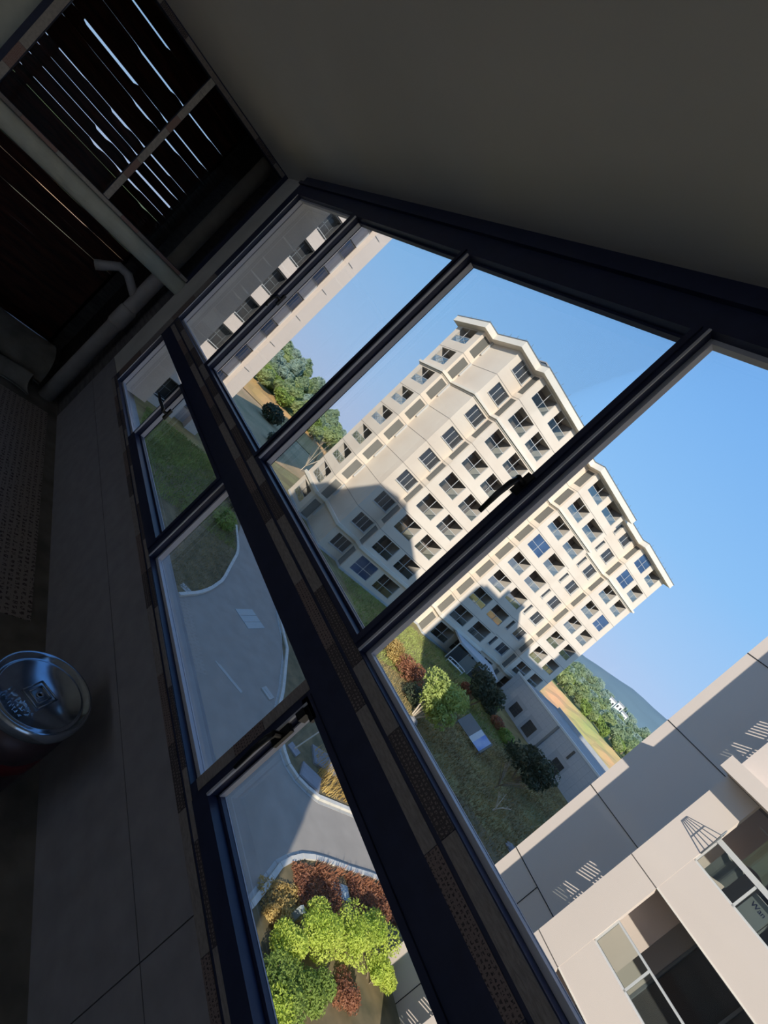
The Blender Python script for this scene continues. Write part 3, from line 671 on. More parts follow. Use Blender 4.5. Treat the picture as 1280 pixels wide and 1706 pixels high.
for h, uu in ((AW[0], 57.4), (AW[1], 57.4), (AW[2], 57.55)):
    m = ab(); t = .06
    t = .04; m.b(h[0], h[0]+t, uu-.0, uu+.15, h[2], h[3]).b(h[1]-t, h[1], uu-.0, uu+.15, h[2], h[3]).b(h[0], h[1], uu-.0, uu+.15, h[2], h[2]+t).b(h[0], h[1], uu-.0, uu+.15, h[3]-t, h[3])
    c = (h[0]+h[1])/2; m.b(c-.03, c+.03, uu+.04, uu+.12, h[2], h[3]); m.b(h[0], h[1], uu+.04, uu+.12, (h[2]+h[3])/2-.03, (h[2]+h[3])/2+.03)
    w_ = m.build('window', 'louvre_dark', annex)
    for q in range(4):
        a, e = (h[0]+t, c-.03) if q % 2 == 0 else (c+.03, h[1]-t); z0, z1 = (h[2]+t, (h[2]+h[3])/2-.03) if q < 2 else ((h[2]+h[3])/2+.03, h[3]-t)
        ab().b(a, e, uu+.07, uu+.09, z0, z1).build('pane', 'dark_glass', w_)

# ------------------------------------------------------------------ the near beige block on the right
RB = (22.0, 5.0)
rbk = block('beige_block', 22.0, 5.0, 'near beige block with recessed wall and glazed balconies at the right', 'building')
def rb(): return BB(RB)
ZF = [-2.27+3.03*k for k in range(-3, 7)]         # spandrel undersides
TOP = 17.0
m = rb(); m.wallS(16.6, -7.15, -3.6, -11, TOP); m.q((-7.15, 16.6, -11), (-7.15, 30, -11), (-7.15, 30, TOP), (-7.15, 16.6, TOP)); m.build('recessed_wall', 'beige', rbk)
m = rb(); m.q((-7.15, 30, -11), (24, 30, -11), (24, 30, TOP), (-7.15, 30, TOP)); m.q((24, 15.05, -11), (24, 30, -11), (24, 30, TOP), (24, 15.05, TOP)); m.q((-7.15, 16.6, TOP), (24, 16.6, TOP), (24, 30, TOP), (-7.15, 30, TOP)); m.build('outer_wall', 'beige', rbk)
for a, e, h in ((17.4, 20.4, 17.9), (20.4, 25.2, 19.4), (25.2, 30, 17.4)): rb().b(-7.15, -1, a, e, TOP, h).build('roof_house', 'beige', rbk)
rb().b(-7.0, 10, 30, 41, -11, 15.5).build('rear_wing', 'beige', rbk); rb().b(-7.0, 4, 36.5, 41, 15.5, 20.4).build('roof_house', 'beige', rbk)
for z_ in ZF: 
    rb().b(-7.15, -4.74, 16.585, 16.6, z_-.012, z_+.012).build('joint_line', 'joint', rbk)
for v_ in (-6.0,): rb().b(v_-.01, v_+.01, 16.588, 16.6, -11, -5.3).build('joint_line', 'joint', rbk)
# front pier, its flank with louvred slots, and the spandrels
LV = {}
for k, z_ in enumerate(ZF): LV[k] = [] if k == 3 else [(z_+3.03-2.18, z_+3.03-1.62), (z_+3.03-1.30, z_+3.03-.72)]
for k, z_ in enumerate(ZF):
    z1 = z_+3.03; pr = .0
    fu = 15.05
    if k == 4: rb().b(-4.74, 24, 14.32, 15.05, z_+.0, z_+.36).build('ledge_band', 'beige', rbk)
    rb().b(-4.74, -3.95, fu, fu+.16, max(z_, -11), z1).build('pier_panel', 'beige', rbk)
    m = rb(); m.wallE(-4.74, fu, 16.6, max(z_, -11), z1, [(15.9, 16.52, a, e) for a, e in LV[k]])
    m.wallE(-4.62, fu, 17.6, max(z_, -11), z1, [(15.75, 16.52, a-.1, e+.15) for a, e in LV[k]]); m.build('flank_wall', 'beige', rbk)
    for a, e in LV[k]:
        m = rb(); n = 6
        for q in range(n+1):
            zc = a+(e-a)*q/n; m.b(-4.74, -4.715, 15.88, 16.54, zc-.024, zc+.024)
        m.b(-4.735, -4.72, 16.16, 16.19, a, e)
        m.build('louvre_slats', 'beige', rbk)
    if z1 < -11.5: continue
    rb().b(-4.74, -3.95, fu-.004, fu, z_-.012, z_+.012).build('joint_line', 'groove', rbk)
    sp = rb().b(-3.95, 24, fu+.004, fu+.16, z_, z_+1.09).build('spandrel', 'beige', rbk)
    rb().b(-3.95, 24, fu-.01, fu+.02, z_+.0, z_+.03).build('spandrel_lip', 'cornice', sp)
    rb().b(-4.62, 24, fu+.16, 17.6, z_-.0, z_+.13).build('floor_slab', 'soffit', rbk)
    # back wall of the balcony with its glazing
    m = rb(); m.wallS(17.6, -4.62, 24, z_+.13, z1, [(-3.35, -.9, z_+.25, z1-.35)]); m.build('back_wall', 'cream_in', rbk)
    bw = rb().b(-3.35, -.9, 17.72, 17.76, z_+.25, z1-.35).build('balcony_door', 'dark_glass', rbk)
    m = rb()
    for v_ in (-3.35, -2.13, -.96): m.b(v_, v_+.06, 17.62, 17.72, z_+.25, z1-.35)
    m.b(-3.35, -.9, 17.62, 17.72, z1-.41, z1-.35); m.build('door_frame', 'frame_grey', bw)
    # front glazing frame: low panes under a rail
    zb = z_+1.09; zr = zb+.72
    fr = rb(); t = .045
    fr.b(-3.95, 24, fu+.05, fu+.11, zb, zb+t).b(-3.95, 24, fu+.05, fu+.11, zr, zr+t)
    if k != 2:
        fr.b(-3.95, 24, fu+.03, fu+.05, zr-.05, zr+.075)
    for v_ in [-3.95+.95*q for q in range(9)]: fr.b(v_, v_+t, fu+.05, fu+.11, zb, zr)
    fo = fr.build('window_frame', 'frame_pale', rbk)
    for q in range(4):
        a = -3.95+.95*q+t; rb().b(a, a+.95-t, fu+.075, fu+.083, zb+t, zr).build('pane', 'rail_glass', fo)
# things seen in the balcony of the near block
ck = tag(rb().b(-2.96, -2.52, 15.35, 15.75, -1.18-.96, -.62).build('storage_carton', 'carton'), 'pale carton with dark blue lettering behind the near balcony glass', 'box')
ck.location = UV(22.0, 5.0); ck.rotation_euler = (0, 0, -TH)
fc = bpy.data.curves.new('lettering', 'FONT'); fc.body = 'Wan'; fc.size = .15; fc.extrude = .002; fc.align_x = 'CENTER'
tmp = bpy.data.objects.new('lettering_curve', fc); COL.objects.link(tmp); bpy.context.view_layer.update()
me_ = bpy.data.meshes.new_from_object(tmp.evaluated_get(bpy.context.evaluated_depsgraph_get())); bpy.data.objects.remove(tmp)
me_.materials.clear(); me_.materials.append(MATS['ink_blue']); fo_ = bpy.data.objects.new('lettering', me_); COL.objects.link(fo_); fo_.parent = ck
fo_.location = (-2.74-5.0, 15.346-22.0, -.86+11.0); fo_.rotation_euler = (R(90), 0, 0)
def hung(name, label, v0, v1, u_, z0, z1, m_, cat):
    m = rb(); n = 14
    for i in range(n):
        a, c = v0+(v1-v0)*i/n, v0+(v1-v0)*(i+1)/n; f = lambda t: .05*math.sin(t*17)
        for du in (0, .02): m.q((a, u_+f(a)+du, z0+.05*math.sin(a*9)), (c, u_+f(c)+du, z0+.05*math.sin(c*9)), (c, u_+f(c)+du, z1), (a, u_+f(a)+du, z1))
    o = m.build(name, m_, None, True); o.location = UV(22.0, 5.0); o.rotation_euler = (0, 0, -TH); tag(o, label, cat); return o
hung('hanging_towel', 'pale yellow green cloth hanging in the near balcony', -3.62, -3.05, 15.9, -.38, .42, 'towel', 'cloth')
hung('hanging_shirt', 'teal cloth hanging beside the pale one in the near balcony', -2.75, -2.2, 16.1, -.5, .4, 'teal_cloth', 'cloth')
hung('folded_blanket', 'grey striped blanket pressed against the near balcony glass', -3.75, -3.3, 15.3, -1.1, -.45, 'louvre_grey', 'cloth')
m = rb(); rail = [(-3.7+.1*i, 16.0, .46) for i in range(16)]
m.bar((-3.9-5, 16.0-22, 11.46), (-1.6-5, 16.0-22, 11.46), .018, 8); o = m.build('clothes_rail', 'frame_pale'); o.location = UV(22, 5); o.rotation_euler = (0, 0, -TH); tag(o, 'thin pale clothes rail under the near balcony ceiling', 'rail')
# swing-out drying rack fixed to the pier corner
rk = rb(); base = [(-3.93, 15.04, -.96+.13*q) for q in range(6)]; tip = [(-3.80, 14.45, -.34+.035*q) for q in range(6)]
for p, q in zip(base, tip): rk.bar((p[0]-5, p[1]-22, p[2]+11), (q[0]-5, q[1]-22, q[2]+11), .011, 5)
rk.bar((base[0][0]-5, base[0][1]-22, base[0][2]+11), (base[5][0]-5, base[5][1]-22, base[5][2]+11), .012, 5); rk.bar((tip[0][0]-5, tip[0][1]-22, tip[0][2]+11), (tip[5][0]-5, tip[5][1]-22, tip[5][2]+11), .014, 5)
mid0 = [(a+b_)/2 for a, b_ in zip(base[0], tip[0])]; mid5 = [(a+b_)/2 for a, b_ in zip(base[5], tip[5])]
rk.bar((mid0[0]-5, mid0[1]-22, mid0[2]+11), (mid5[0]-5, mid5[1]-22, mid5[2]+11), .011, 5)
o = rk.build('drying_rack', 'frame_grey'); o.location = UV(22, 5); o.rotation_euler = (0, 0, -TH); tag(o, 'thin metal drying rack swung out from the near pier corner', 'rack')

# ------------------------------------------------------------------ the wing on the left, square to our window
WX, WY = -41.5, 15.5
wing = tag(empty('balcony_wing', (WX, WY, GZ)), 'shaded block at the left with pale balcony fronts and a lit edge', 'building')
def wb2(): return MB()
def W(m, x0, x1, y0, y1, z0, z1): m.box(x0-WX, x1-WX, y0-WY, y1-WY, z0+11.0, z1+11.0); return m
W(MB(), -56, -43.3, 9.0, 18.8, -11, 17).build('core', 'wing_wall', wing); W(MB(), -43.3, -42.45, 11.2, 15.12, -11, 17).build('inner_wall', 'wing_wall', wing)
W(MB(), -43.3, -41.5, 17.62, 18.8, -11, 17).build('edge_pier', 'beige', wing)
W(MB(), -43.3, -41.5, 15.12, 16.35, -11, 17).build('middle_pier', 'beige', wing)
W(MB(), -43.3, -39.9, 9.0, 11.2, -11, 17).build('south_pier', 'beige', wing)  # unseen pier, carried forward to shade the balcony recess
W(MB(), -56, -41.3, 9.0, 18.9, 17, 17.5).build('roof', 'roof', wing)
FW = 3.07
def wcol(f):
    for k in range(-3, 6): f(k, k*FW)
proto = {}
def rep(key, k, dz, mk):
    if key not in proto: o = mk(); proto[key] = (o, dz)
    else:
        o0, d0 = proto[key]; dup(o0, wing, (0, 0, dz-d0))
def one(k, dz):
    def mk():
        r = W(MB(), -41.62, -41.5, 13.04, 15.07, -2.2+dz, -1.1+dz).build('balcony_front', 'beige', wing)
        W(MB(), -42.45, -41.62, 13.0, 15.12, -2.3+dz, -2.15+dz).build('slab', 'wing_wall', r)
        m = MB(); W(m, -41.62, -41.55, 13.04, 15.07, -.95+dz, -.9+dz)
        for y_ in (13.1, 14.0, 15.0): W(m, -41.61, -41.57, y_, y_+.04, -1.1+dz, -.9+dz)
        W(m, -42.0, -41.94, 12.42, 13.04, -1.35+dz, -1.3+dz); W(m, -42.0, -41.94, 12.35, 12.9, -2.05+dz, -2.0+dz); m.build('railing', 'frame_pale', r)
        return r
    rep('bf', k, dz, mk)
    def mk2():
        m = MB()
        for y_ in (13.0, 13.7, 14.4, 15.06): W(m, -42.42, -42.36, y_, y_+.05, -2.15+dz, .75+dz)
        for z_ in (-1.0, -.2, .68): W(m, -42.42, -42.36, 13.0, 15.1, z_+dz, z_+.05+dz)
        W(m, -42.4, -41.66, 15.04, 15.06, -2.15+dz, -2.1+dz)
        r = m.build('window', 'frame_grey', wing)
        for j, (a, c) in enumerate(((13.05, 13.7), (13.75, 14.4), (14.45, 15.06))): W(MB(), -42.40, -42.38, a, c, -2.15+dz, .75+dz).build('pane', 'dark_glass', r)
        W(MB(), -42.38, -41.62, 15.08, 15.11, -2.15+dz, .75+dz).build('shade_panel', 'dark_glass', r)  # dark sheet over the sunlit pier side, standing in for shade
        return r
    rep('bw', k, dz, mk2)
    def mk3():
        m = MB(); a, c = 16.42, 17.56
        W(m, -42.62, -42.52, a, c, -3.55+dz, -3.48+dz); W(m, -42.62, -42.52, a, c, -2.27+dz, -2.2+dz)
        for y_ in (a, (a+c)/2, c-.05): W(m, -42.62, -42.52, y_, y_+.05, -3.55+dz, -2.2+dz)
        W(m, -42.6, -42.4, a, c, -3.62+dz, -3.55+dz); W(m, -41.52, -41.46, c+.06, c+.62, -3.62+dz, -3.58+dz)
        r = m.build('window', 'frame_grey', wing)
        for (p, q) in ((a+.05, (a+c)/2), ((a+c)/2+.05, c-.05)): W(MB(), -42.58, -42.56, p, q, -3.48+dz, -2.27+dz).build('pane', 'blue_glass', r)
        W(MB(), -42.67, -42.47, a-.05, c+.06, -5.2+dz, -3.62+dz).build('spandrel_panel', 'tile_line', r)
        return r
    rep('sw', k, dz, mk3)
wcol(one)

# lower neighbouring block beyond our own end wall, out of the frame; added to shade the left lawn
lk = tag(empty('shade_block', (-24, -9, GZ)), 'unseen lower cream block left of this building, added to shade the lawn', 'building')
MB().box(-16, 16, -5, 5, 0, 14.0).build('wall', 'cream', lk); MB().box(-16.2, 16.2, -5.2, 5.2, 14.0, 14.3).build('roof', 'roof', lk)
for k in range(4):
    for q in range(9): MB().box(-14.5+q*3.4, -12.7+q*3.4, 4.98, 5.03, 1.2+k*3.03, 2.7+k*3.03).build('window', 'dark_glass', lk)

# ------------------------------------------------------------------ ground, road, kerbs
def poly_obj(name, pts, z0, z1, m_):
    return MB().prism(pts, z0, z1).build(name, m_)
gr = MB(); n = 40
for i in range(n):
    for j in range(n):
        x0, x1 = -170+300*i/n, -170+300*(i+1)/n; y0, y1 = -70+280*j/n, -70+280*(j+1)/n
        gr.quad((x0, y0, GZ), (x1, y0, GZ), (x1, y1, GZ), (x0, y1, GZ))
struct(gr.build('ground', 'grass'), 'lawn and rough grass between the buildings')
LAWN_C = [(-17.47, 12.46), (-18.24, 13.74), (-19.08, 14.72), (-20.4, 15.88), (-22.29, 17.0), (-24.28, 18.19), (-25.46, 18.62)]
FAR = [UV(14.95, -65)[:2], (-18.6, 19.82), (-16.84, 19.44), (-15.09, 18.48), (-13.6, 17.65), (-12.33, 16.80), (-11.3, 16.4), (-10.35, 16.2), (-9.72, 16.13), (-9.16, 16.36), (-8.72, 16.70), (-8.27, 17.43), (-7.95, 18.8), (-7.49, 20.74), UV(40, -12.1)[:2]]
NEAR = [UV(40, -9.75)[:2], (-5.04, 20.58), (-5.52, 18.96), (-5.8, 17.7), (-6.07, 16.76), (-6.25, 15.83), (-6.28, 15.07), (-6.03, 14.16), (-5.5, 13.29), (-5.15, 12.75), (-4.6, 11.4), (-4.2, 9.8), (-4.0, 3.2)]
road_pts = LAWN_C + [UV(12.2, -65)[:2]] + FAR + NEAR + [(-17, 3.2), (-17.2, 10.0)]
road = struct(poly_obj('road', [tuple(p) for p in road_pts], GZ-.05, GZ+.012, 'asphalt'), 'grey asphalt drive with a junction below the window')
BEDA = NEAR[:] + [(1.5, 3.2), (2.0, 12.0), UV(17.0, -4.0)[:2], UV(40, -7.2)[:2]]
struct(poly_obj('planting_bed', [tuple(p) for p in BEDA], GZ-.05, GZ+.07, 'soil'), 'planting bed of bare soil inside the kerb')
FB = [(-18.6, 19.9), (-15.1, 18.6), (-12.3, 16.9), (-10.35, 16.3), (-9.2, 16.5), (-8.3, 17.5), (-7.6, 20.7), UV(32, -12.2)[:2], UV(30, -16)[:2], UV(24, -19)[:2], UV(20, -24)[:2]]
struct(poly_obj('lawn_edge', [tuple(p) for p in FB], GZ-.05, GZ+.05, 'soil'), 'worn soil strip along the inside of the far kerb')
LC = LAWN_C + [(-31, 21), (-36, 19.5), (-30, 13), (-24, 10), (-17.4, 9.5)]
struct(poly_obj('lawn_left', [tuple(p) for p in LC], GZ-.05, GZ+.06, 'soil'), 'dry lawn corner at the left of the drive')
yd = [(r_*math.sin(R(a)), r_*math.cos(R(a))) for a, r_ in ((-72, 62), (-66, 56), (-60, 62), (-54, 70), (-54, 99.8), (-58, 99.8), (-62, 99.8), (-66, 99.8), (-70, 99.8), (-74, 99.8))]
struct(poly_obj('dirt_yard', yd, GZ-.05, GZ+.03, 'dirt'), 'bare dirt yard between the left block and the orange bank')
def kerb_line(pts, side, mname):
    P = [Vector((p[0], p[1], 0)) for p in pts]; S = [0.]
    for a, c in zip(P, P[1:]): S.append(S[-1]+(c-a).length)
    def pt(s_):
        for k in range(len(P)-1):
            if s_ <= S[k+1] or k == len(P)-2:
                f = (s_-S[k])/(S[k+1]-S[k]); return P[k].lerp(P[k+1], f)
    def nr(s_):
        a, c = pt(max(0, s_-.25)), pt(min(S[-1], s_+.25)); d = (c-a).normalized(); return Vector((-d.y, d.x, 0))*side
    ln = .62; s_ = 0; cnt = 0
    while s_ < min(S[-1]-.05, 46):
        e = min(S[-1], s_+ln); mb = MB(); a, c = pt(s_+.008), pt(e-.008); na, nc = nr(s_+.008), nr(e-.008); wd = .17
        q = [a, c, c+nc*wd, a+na*wd]
        mb.prism([(v_.x, v_.y) for v_ in q], GZ, GZ+.14)
        mb.build('kerb_stone', mname, road)
        mb = MB(); wg = .14; q = [a-na*wg, c-nc*wg, c, a]; mb.prism([(v_.x, v_.y) for v_ in q], GZ, GZ+.025); mb.build('gutter_stone', 'kerb_worn', road)
        s_ = e; cnt += 1
kerb_line([p for p in LAWN_C] + [UV(12.2, -32)[:2]], -1, 'kerb')
kerb_line([FAR[1], (-26, 22.0)], -1, 'kerb'); kerb_line(FAR[1:-1] + [UV(24, -12.1)[:2]], 1, 'kerb')
kerb_line([UV(24, -9.75)[:2]] + NEAR[1:], 1, 'kerb')
# drive furniture
dc = tag(empty('drain_cover', (-18.1, 17.25, GZ+.012), R(24)), 'pale three-part drain cover set in the asphalt', 'cover')
for q in range(3): MB().box(-.62+q*.44-.0, -.62+q*.44+.42, -.80, .80, 0, .02).build('plate', 'cover_plate', dc)
for (x_, y_, a, lb) in ((-18.1, 13.1, 50, 'small concrete drain block at the left kerb'), (-13.1, 16.55, 28, 'small concrete drain block at the far kerb')):
    o = MB().box(-.32, .32, -.22, .22, 0, .05).box(-.25, .25, -.04, .04, .05, .06).build('drain_block', 'kerb_worn'); o.location = (x_, y_, GZ+.012); o.rotation_euler = (0, 0, R(a)); tag(o, lb, 'drain')
o = MB().box(-.75, .75, -.09, .09, 0, .012).box(-.95, -.72, -.05, .03, 0, .009).build('asphalt_patch', 'kerb_worn'); o.location = (-13.3, 14.4, GZ+.012); o.rotation_euler = (0, 0, R(38)); tag(o, 'pale repair strip on the asphalt', 'patch')
def slab(x, y, w_, l_, a, lb, m_='slab_stone', h=.1):
    o = MB().box(-w_/2, w_/2, -l_/2, l_/2, 0, h).box(-w_/2+.05, w_/2-.05, -l_/2+.05, l_/2-.05, h, h+.015).build('paving_slab', m_); o.location = (x, y, GZ+.05); o.rotation_euler = (0, 0, R(a)); tag(o, lb, 'slab')
slab(-9.15, 17.35, .85, 1.05, -40, 'grey paving slab lying by the far kerb corner'); slab(-10.0, 18.9, 1.0, 1.6, -22, 'long pale slab lying in the worn strip')
slab(-5.05, 16.75, .5, .8, -15, 'grey utility lid in the planting bed', 'cover_plate', .06)
mb = MB().box(-.28, .28, -.22, .22, 0, .06); si = tag(empty('sign_post', (-10.35, 16.95, GZ+.05), R(30)), 'slim pole lying from a square base plate near the slabs', 'pole')
mb.build('base_plate', 'slab_stone', si); MB().bar((0, 0, .06), (.2, 1.0, 1.3), .03, 8).build('pole', 'bark_pale', si)
o = MB().box(-.1, .1, -.07, .07, 0, .42).build('marker_stone', 'cover_plate'); o.location = (-4.55, 14.1, GZ+.07); tag(o, 'small pale marker stone in the bed beside the lime bushes', 'stone')

# ------------------------------------------------------------------ plants
def leaf_cloud(mb, c, rad, n, size, rg, shell=.55, flat=.5):
    for _ in range(n):
        d = Vector((rg.gauss(0, 1), rg.gauss(0, 1), rg.gauss(0, 1))).normalized()
        t = shell + (1-shell)*rg.random()**.5
        p = Vector((c[0]+d.x*rad[0]*t, c[1]+d.y*rad[1]*t, c[2]+d.z*rad[2]*t))
        nrm = (d + .9*Vector((rg.gauss(0, 1), rg.gauss(0, 1), rg.gauss(0, 1)+flat))).normalized()
        a = nrm.cross(Vector((rg.gauss(0, 1), rg.gauss(0, 1), rg.gauss(0, 1)))).normalized(); b_ = nrm.cross(a)
        s_ = size*(.6+.8*rg.random()); l_ = s_*1.25
        mb.quad(p-a*l_, p-b_*s_*.55, p+a*l_, p+b_*s_*.55)
def shrub(name, loc, blobs, size, m_, label, cat='shrub', group=None, stems=5, seed=1, bark='bark', dens=1.0, stemr=.02):
    rg = random.Random(seed); root = empty(name, loc)
    mb = MB()
    for (cx, cy_, cz, rx, ry, rz, n) in blobs: leaf_cloud(mb, (cx, cy_, cz), (rx, ry, rz), int(n*dens), size, rg)
    mb.build('foliage', m_, root)
    mb = MB()
    for q in range(stems):
        bl = blobs[q % len(blobs)]; a = rg.random()*6.28; r_ = .12*rg.random()
        mb.tube([(bl[0]*.2+r_*math.cos(a), bl[1]*.2+r_*math.sin(a), 0), (bl[0]*.6+r_*2*math.cos(a), bl[1]*.6+r_*2*math.sin(a), bl[2]*.5), (bl[0]+bl[3]*.4*math.cos(a), bl[1]+bl[4]*.4*math.sin(a), bl[2]+bl[5]*.3)], [stemr*1.4, stemr, stemr*.5], 6)
    mb.build('stem', bark, root)
    return tag(root, label, cat, group)
def blobset(rg, n, R0, H, num):
    out_ = []
    for _ in range(n):
        a = rg.random()*6.28; r_ = R0*.62*math.sqrt(rg.random()); s_ = R0*(.38+.25*rg.random())
        out_.append((r_*math.cos(a), r_*math.sin(a), H*(.42+.42*rg.random()), s_, s_, s_*.75, num))
    return out_
rg = random.Random(21)
def P2(u, v): return UV(u, v, GZ+.05)
LS = .032
for q, (u_, v_, R0, H, mm, lb) in enumerate([
    (11.7, -6.75, .62, .85, 'leaf_lime', 'yellow green bush at the left end of the bed, next to the straw shrub'),
    (13.0, -7.15, .80, 1.05, 'leaf_lime', 'tallest lime green bush in the middle of the bed below'),
    (14.5, -7.2, .85, 1.0, 'leaf_lime', 'broad lime green bush right of the tallest one'),
    (15.75, -7.35, .75, 1.0, 'leaf_lime', 'lime green bush against the foot of the beige wall'),
    (15.6, -6.45, .55, .8, 'leaf_lime', 'small lime green bush tucked into the beige wall corner'),
    (11.3, -5.75, .75, .95, 'leaf_green', 'darker green bush near the bottom edge by the window sill'),
    (10.8, -5.1, .70, .95, 'leaf_lime', 'lime green bush cut off by the bottom edge of the window'),
    (12.5, -5.9, .70, .8, 'leaf_green', 'mid green bush between the lime ones and the dry brown one')]):
    shrub('lime_bush', P2(u_, v_), blobset(rg, 9, R0, H, 560), LS, mm, lb, seed=2+q, stemr=.012)
shrub('dry_shrub', P2(14.1, -6.05), blobset(rg, 7, .55, .5, 300), .03, 'leaf_brown', 'dry reddish brown shrub among the lime bushes', seed=16, stemr=.01)
shrub('dry_shrub', P2(11.9, -7.7), blobset(rg, 6, .5, .4, 260), .03, 'leaf_gold', 'straw coloured dry shrub at the rounded kerb corner', seed=17, stemr=.01)
def scatter(n, ur, vr, size, hr, m_, name, label, cat, seed):
    g = random.Random(seed); gc = MB()
    for _ in range(n):
        p = UV(g.uniform(*ur), g.uniform(*vr), GZ+.07+g.random()*hr); s_ = size*(.6+g.random())
        nrm = Vector((g.gauss(0, 1), g.gauss(0, 1), g.gauss(1, 1))).normalized(); a = nrm.cross(Vector((g.gauss(0, 1), g.gauss(0, 1), g.gauss(0, 1)))).normalized(); b_ = nrm.cross(a)
        gc.quad(p-a*s_, p-b_*s_*.6, p+a*s_, p+b_*s_*.6)
    o = gc.build(name, m_); o['kind'] = 'stuff'; tag(o, label, cat)
def blades(n, ur, vr, hr, m_, label, seed):
    g = random.Random(seed); gc = MB()
    for _ in range(n):
        p = UV(g.uniform(*ur), g.uniform(*vr), GZ+.06); h = hr[0]+(hr[1]-hr[0])*g.random(); d = Vector((g.gauss(0, .07), g.gauss(0, .07), h)); s_ = (E1*.018 if g.random() < .5 else -E1*.018) + E2*.012
        gc.quad(p-s_, p+s_, p+d)
    o = gc.build('grass_tufts', m_); o['kind'] = 'stuff'; tag(o, label, 'grass')
scatter(5200, (12.9, 15.0), (-9.3, -8.0), .03, .18, 'leaf_brown', 'ground_cover', 'reddish brown ground cover at the rounded kerb', 'ground cover', 8)
scatter(5200, (15.5, 19.6), (-9.35, -8.2), .035, .2, 'leaf_brown', 'ground_cover', 'reddish brown ground cover beyond the utility lid', 'ground cover', 18)
scatter(1800, (11.4, 13.0), (-8.6, -7.6), .03, .12, 'leaf_gold', 'ground_cover', 'straw coloured litter along the curved kerb', 'ground cover', 28)
blades(420, (14.0, 19.5), (-9.5, -9.3), (.15, .45), 'leaf_brown', 'tall dry grass tufts standing along the near kerb', 38)
blades(2600, (15.3, 22), (-14.6, -12.45), (.12, .45), 'leaf_gold', 'dry orange grass in the worn strip by the far kerb', 48)
o = shrub('red_flower_shrub', P2(17.6, -13.6), [(0, 0, .25, .25, .25, .2, 160)], .05, 'bucket_red', 'small red flowering plant in the dry orange grass', seed=61, stems=3, stemr=.008)
def inside(p, poly):
    r = False; j = len(poly)-1
    for i in range(len(poly)):
        xi, yi, xj, yj = poly[i][0], poly[i][1], poly[j][0], poly[j][1]
        if (yi > p[1]) != (yj > p[1]) and p[0] < (xj-xi)*(p[1]-yi)/(yj-yi)+xi: r = not r
        j = i
    return r
def lawn_blades(n, ur, vr, m_, label, seed, h0=.1, h1=.3, wd=.03):
    g = random.Random(seed); gc = MB()
    for _ in range(n):
        p = UV(g.uniform(*ur), g.uniform(*vr), GZ)
        if inside(p, road_pts): continue
        d = Vector((g.gauss(0, .1), g.gauss(0, .1), g.uniform(h0, h1))); a = g.random()*3.14; s_ = Vector((math.cos(a), math.sin(a), 0))*wd
        gc.quad(p-s_, p+s_, p+d)
    o = gc.build('lawn_grass', m_); o['kind'] = 'stuff'; tag(o, label, 'grass')
lawn_blades(26000, (24, 56), (-27, -12.6), 'blade_olive', 'olive grass of the shaded lawn before the tower', 91)  # browner blades carry the lawn's shade in their colour
lawn_blades(20000, (26, 50), (-40, -27), 'blade_green', 'green grass of the partly sunlit lawn at the tower foot', 92)  # greener blades carry the sunlit patch in their colour
lawn_blades(16000, (4, 12), (-42, -28), 'blade_green', 'green grass on the lawn below the left block', 93)
lawn_blades(9000, (7.5, 11.5), (-30, -20.5), 'blade_olive', 'dry olive grass in the left lawn corner', 94, .08, .2, .02)
# trees and shrubs on the lawn before the tower
shrub('young_tree', P2(27.8, -22.4), [(b0+.35, b1+.1, b2, b3, b4, b5, b6) for b0, b1, b2, b3, b4, b5, b6 in blobset(random.Random(5), 13, 1.9, 3.6, 330)], .11, 'leaf_young', 'bright green young tree with pale stems on the lawn', 'tree', seed=31, bark='bark_pale', stems=8, stemr=.05)
shrub('dark_tree', P2(42.5, -31.0), blobset(random.Random(6), 12, 2.3, 3.8, 300), .14, 'leaf_dark', 'dark green tree behind the bright young tree', 'tree', seed=32, stems=4, stemr=.07)
shrub('dry_shrub', P2(29.4, -26.9), blobset(random.Random(9), 10, 1.6, 1.3, 260), .08, 'leaf_brown', 'rust brown shrub left of the bright young tree', seed=33)
shrub('dry_shrub', P2(28.6, -28.9), blobset(random.Random(10), 9, 1.4, 1.2, 260), .08, 'leaf_gold', 'golden shrub at the edge of the sunlit lawn', seed=34)
shrub('dark_shrub', P2(27.9, -30.6), [(0, 0, .6, .8, .8, .6, 500)], .10, 'leaf_dark', 'small dark shrub at the tip of the sunlit lawn', seed=35)
shrub('dark_shrub', P2(28.2, -24.0), [(0, 0, .6, 1.0, 1.0, .6, 600)], .10, 'leaf_dark', 'low dark shrub under the bright young tree', seed=36)
shrub('dark_tree', P2(42.6, -22.4), blobset(random.Random(8), 13, 2.3, 3.2, 300), .13, 'leaf_dark', 'rounded dark tree in front of the tiled annex', 'tree', seed=37, stems=4, stemr=.07)
def bare_tree(name, loc, h, label, seed, m_='bark', spread=1.0, n=9):
    g = random.Random(seed); root = empty(name, loc); mb = MB()
    mb.tube([(0, 0, 0), (.03, .02, h*.18)], [.07, .06], 8); mb.build('trunk', m_, root)
    for q in range(n):
        mb = MB(); a = g.random()*6.28; t = spread*h*(.35+.3*g.random()); p = [Vector((.03, .02, h*.15)), Vector((t*.4*math.cos(a), t*.4*math.sin(a), h*.5)), Vector((t*math.cos(a), t*math.sin(a), h*(.75+.25*g.random())))]
        mb.tube(p, [.04, .03, .012], 6)
        for s_ in range(4):
            f = .35+.15*s_; b_ = p[1].lerp(p[2], f) if f < 1 else p[2]; d = Vector((g.gauss(0, .3), g.gauss(0, .3), .35))*h*.3
            mb.bar(b_, b_+d, .014, 5, .005)
        mb.build('branch', m_, root)
    return tag(root, label, 'tree')
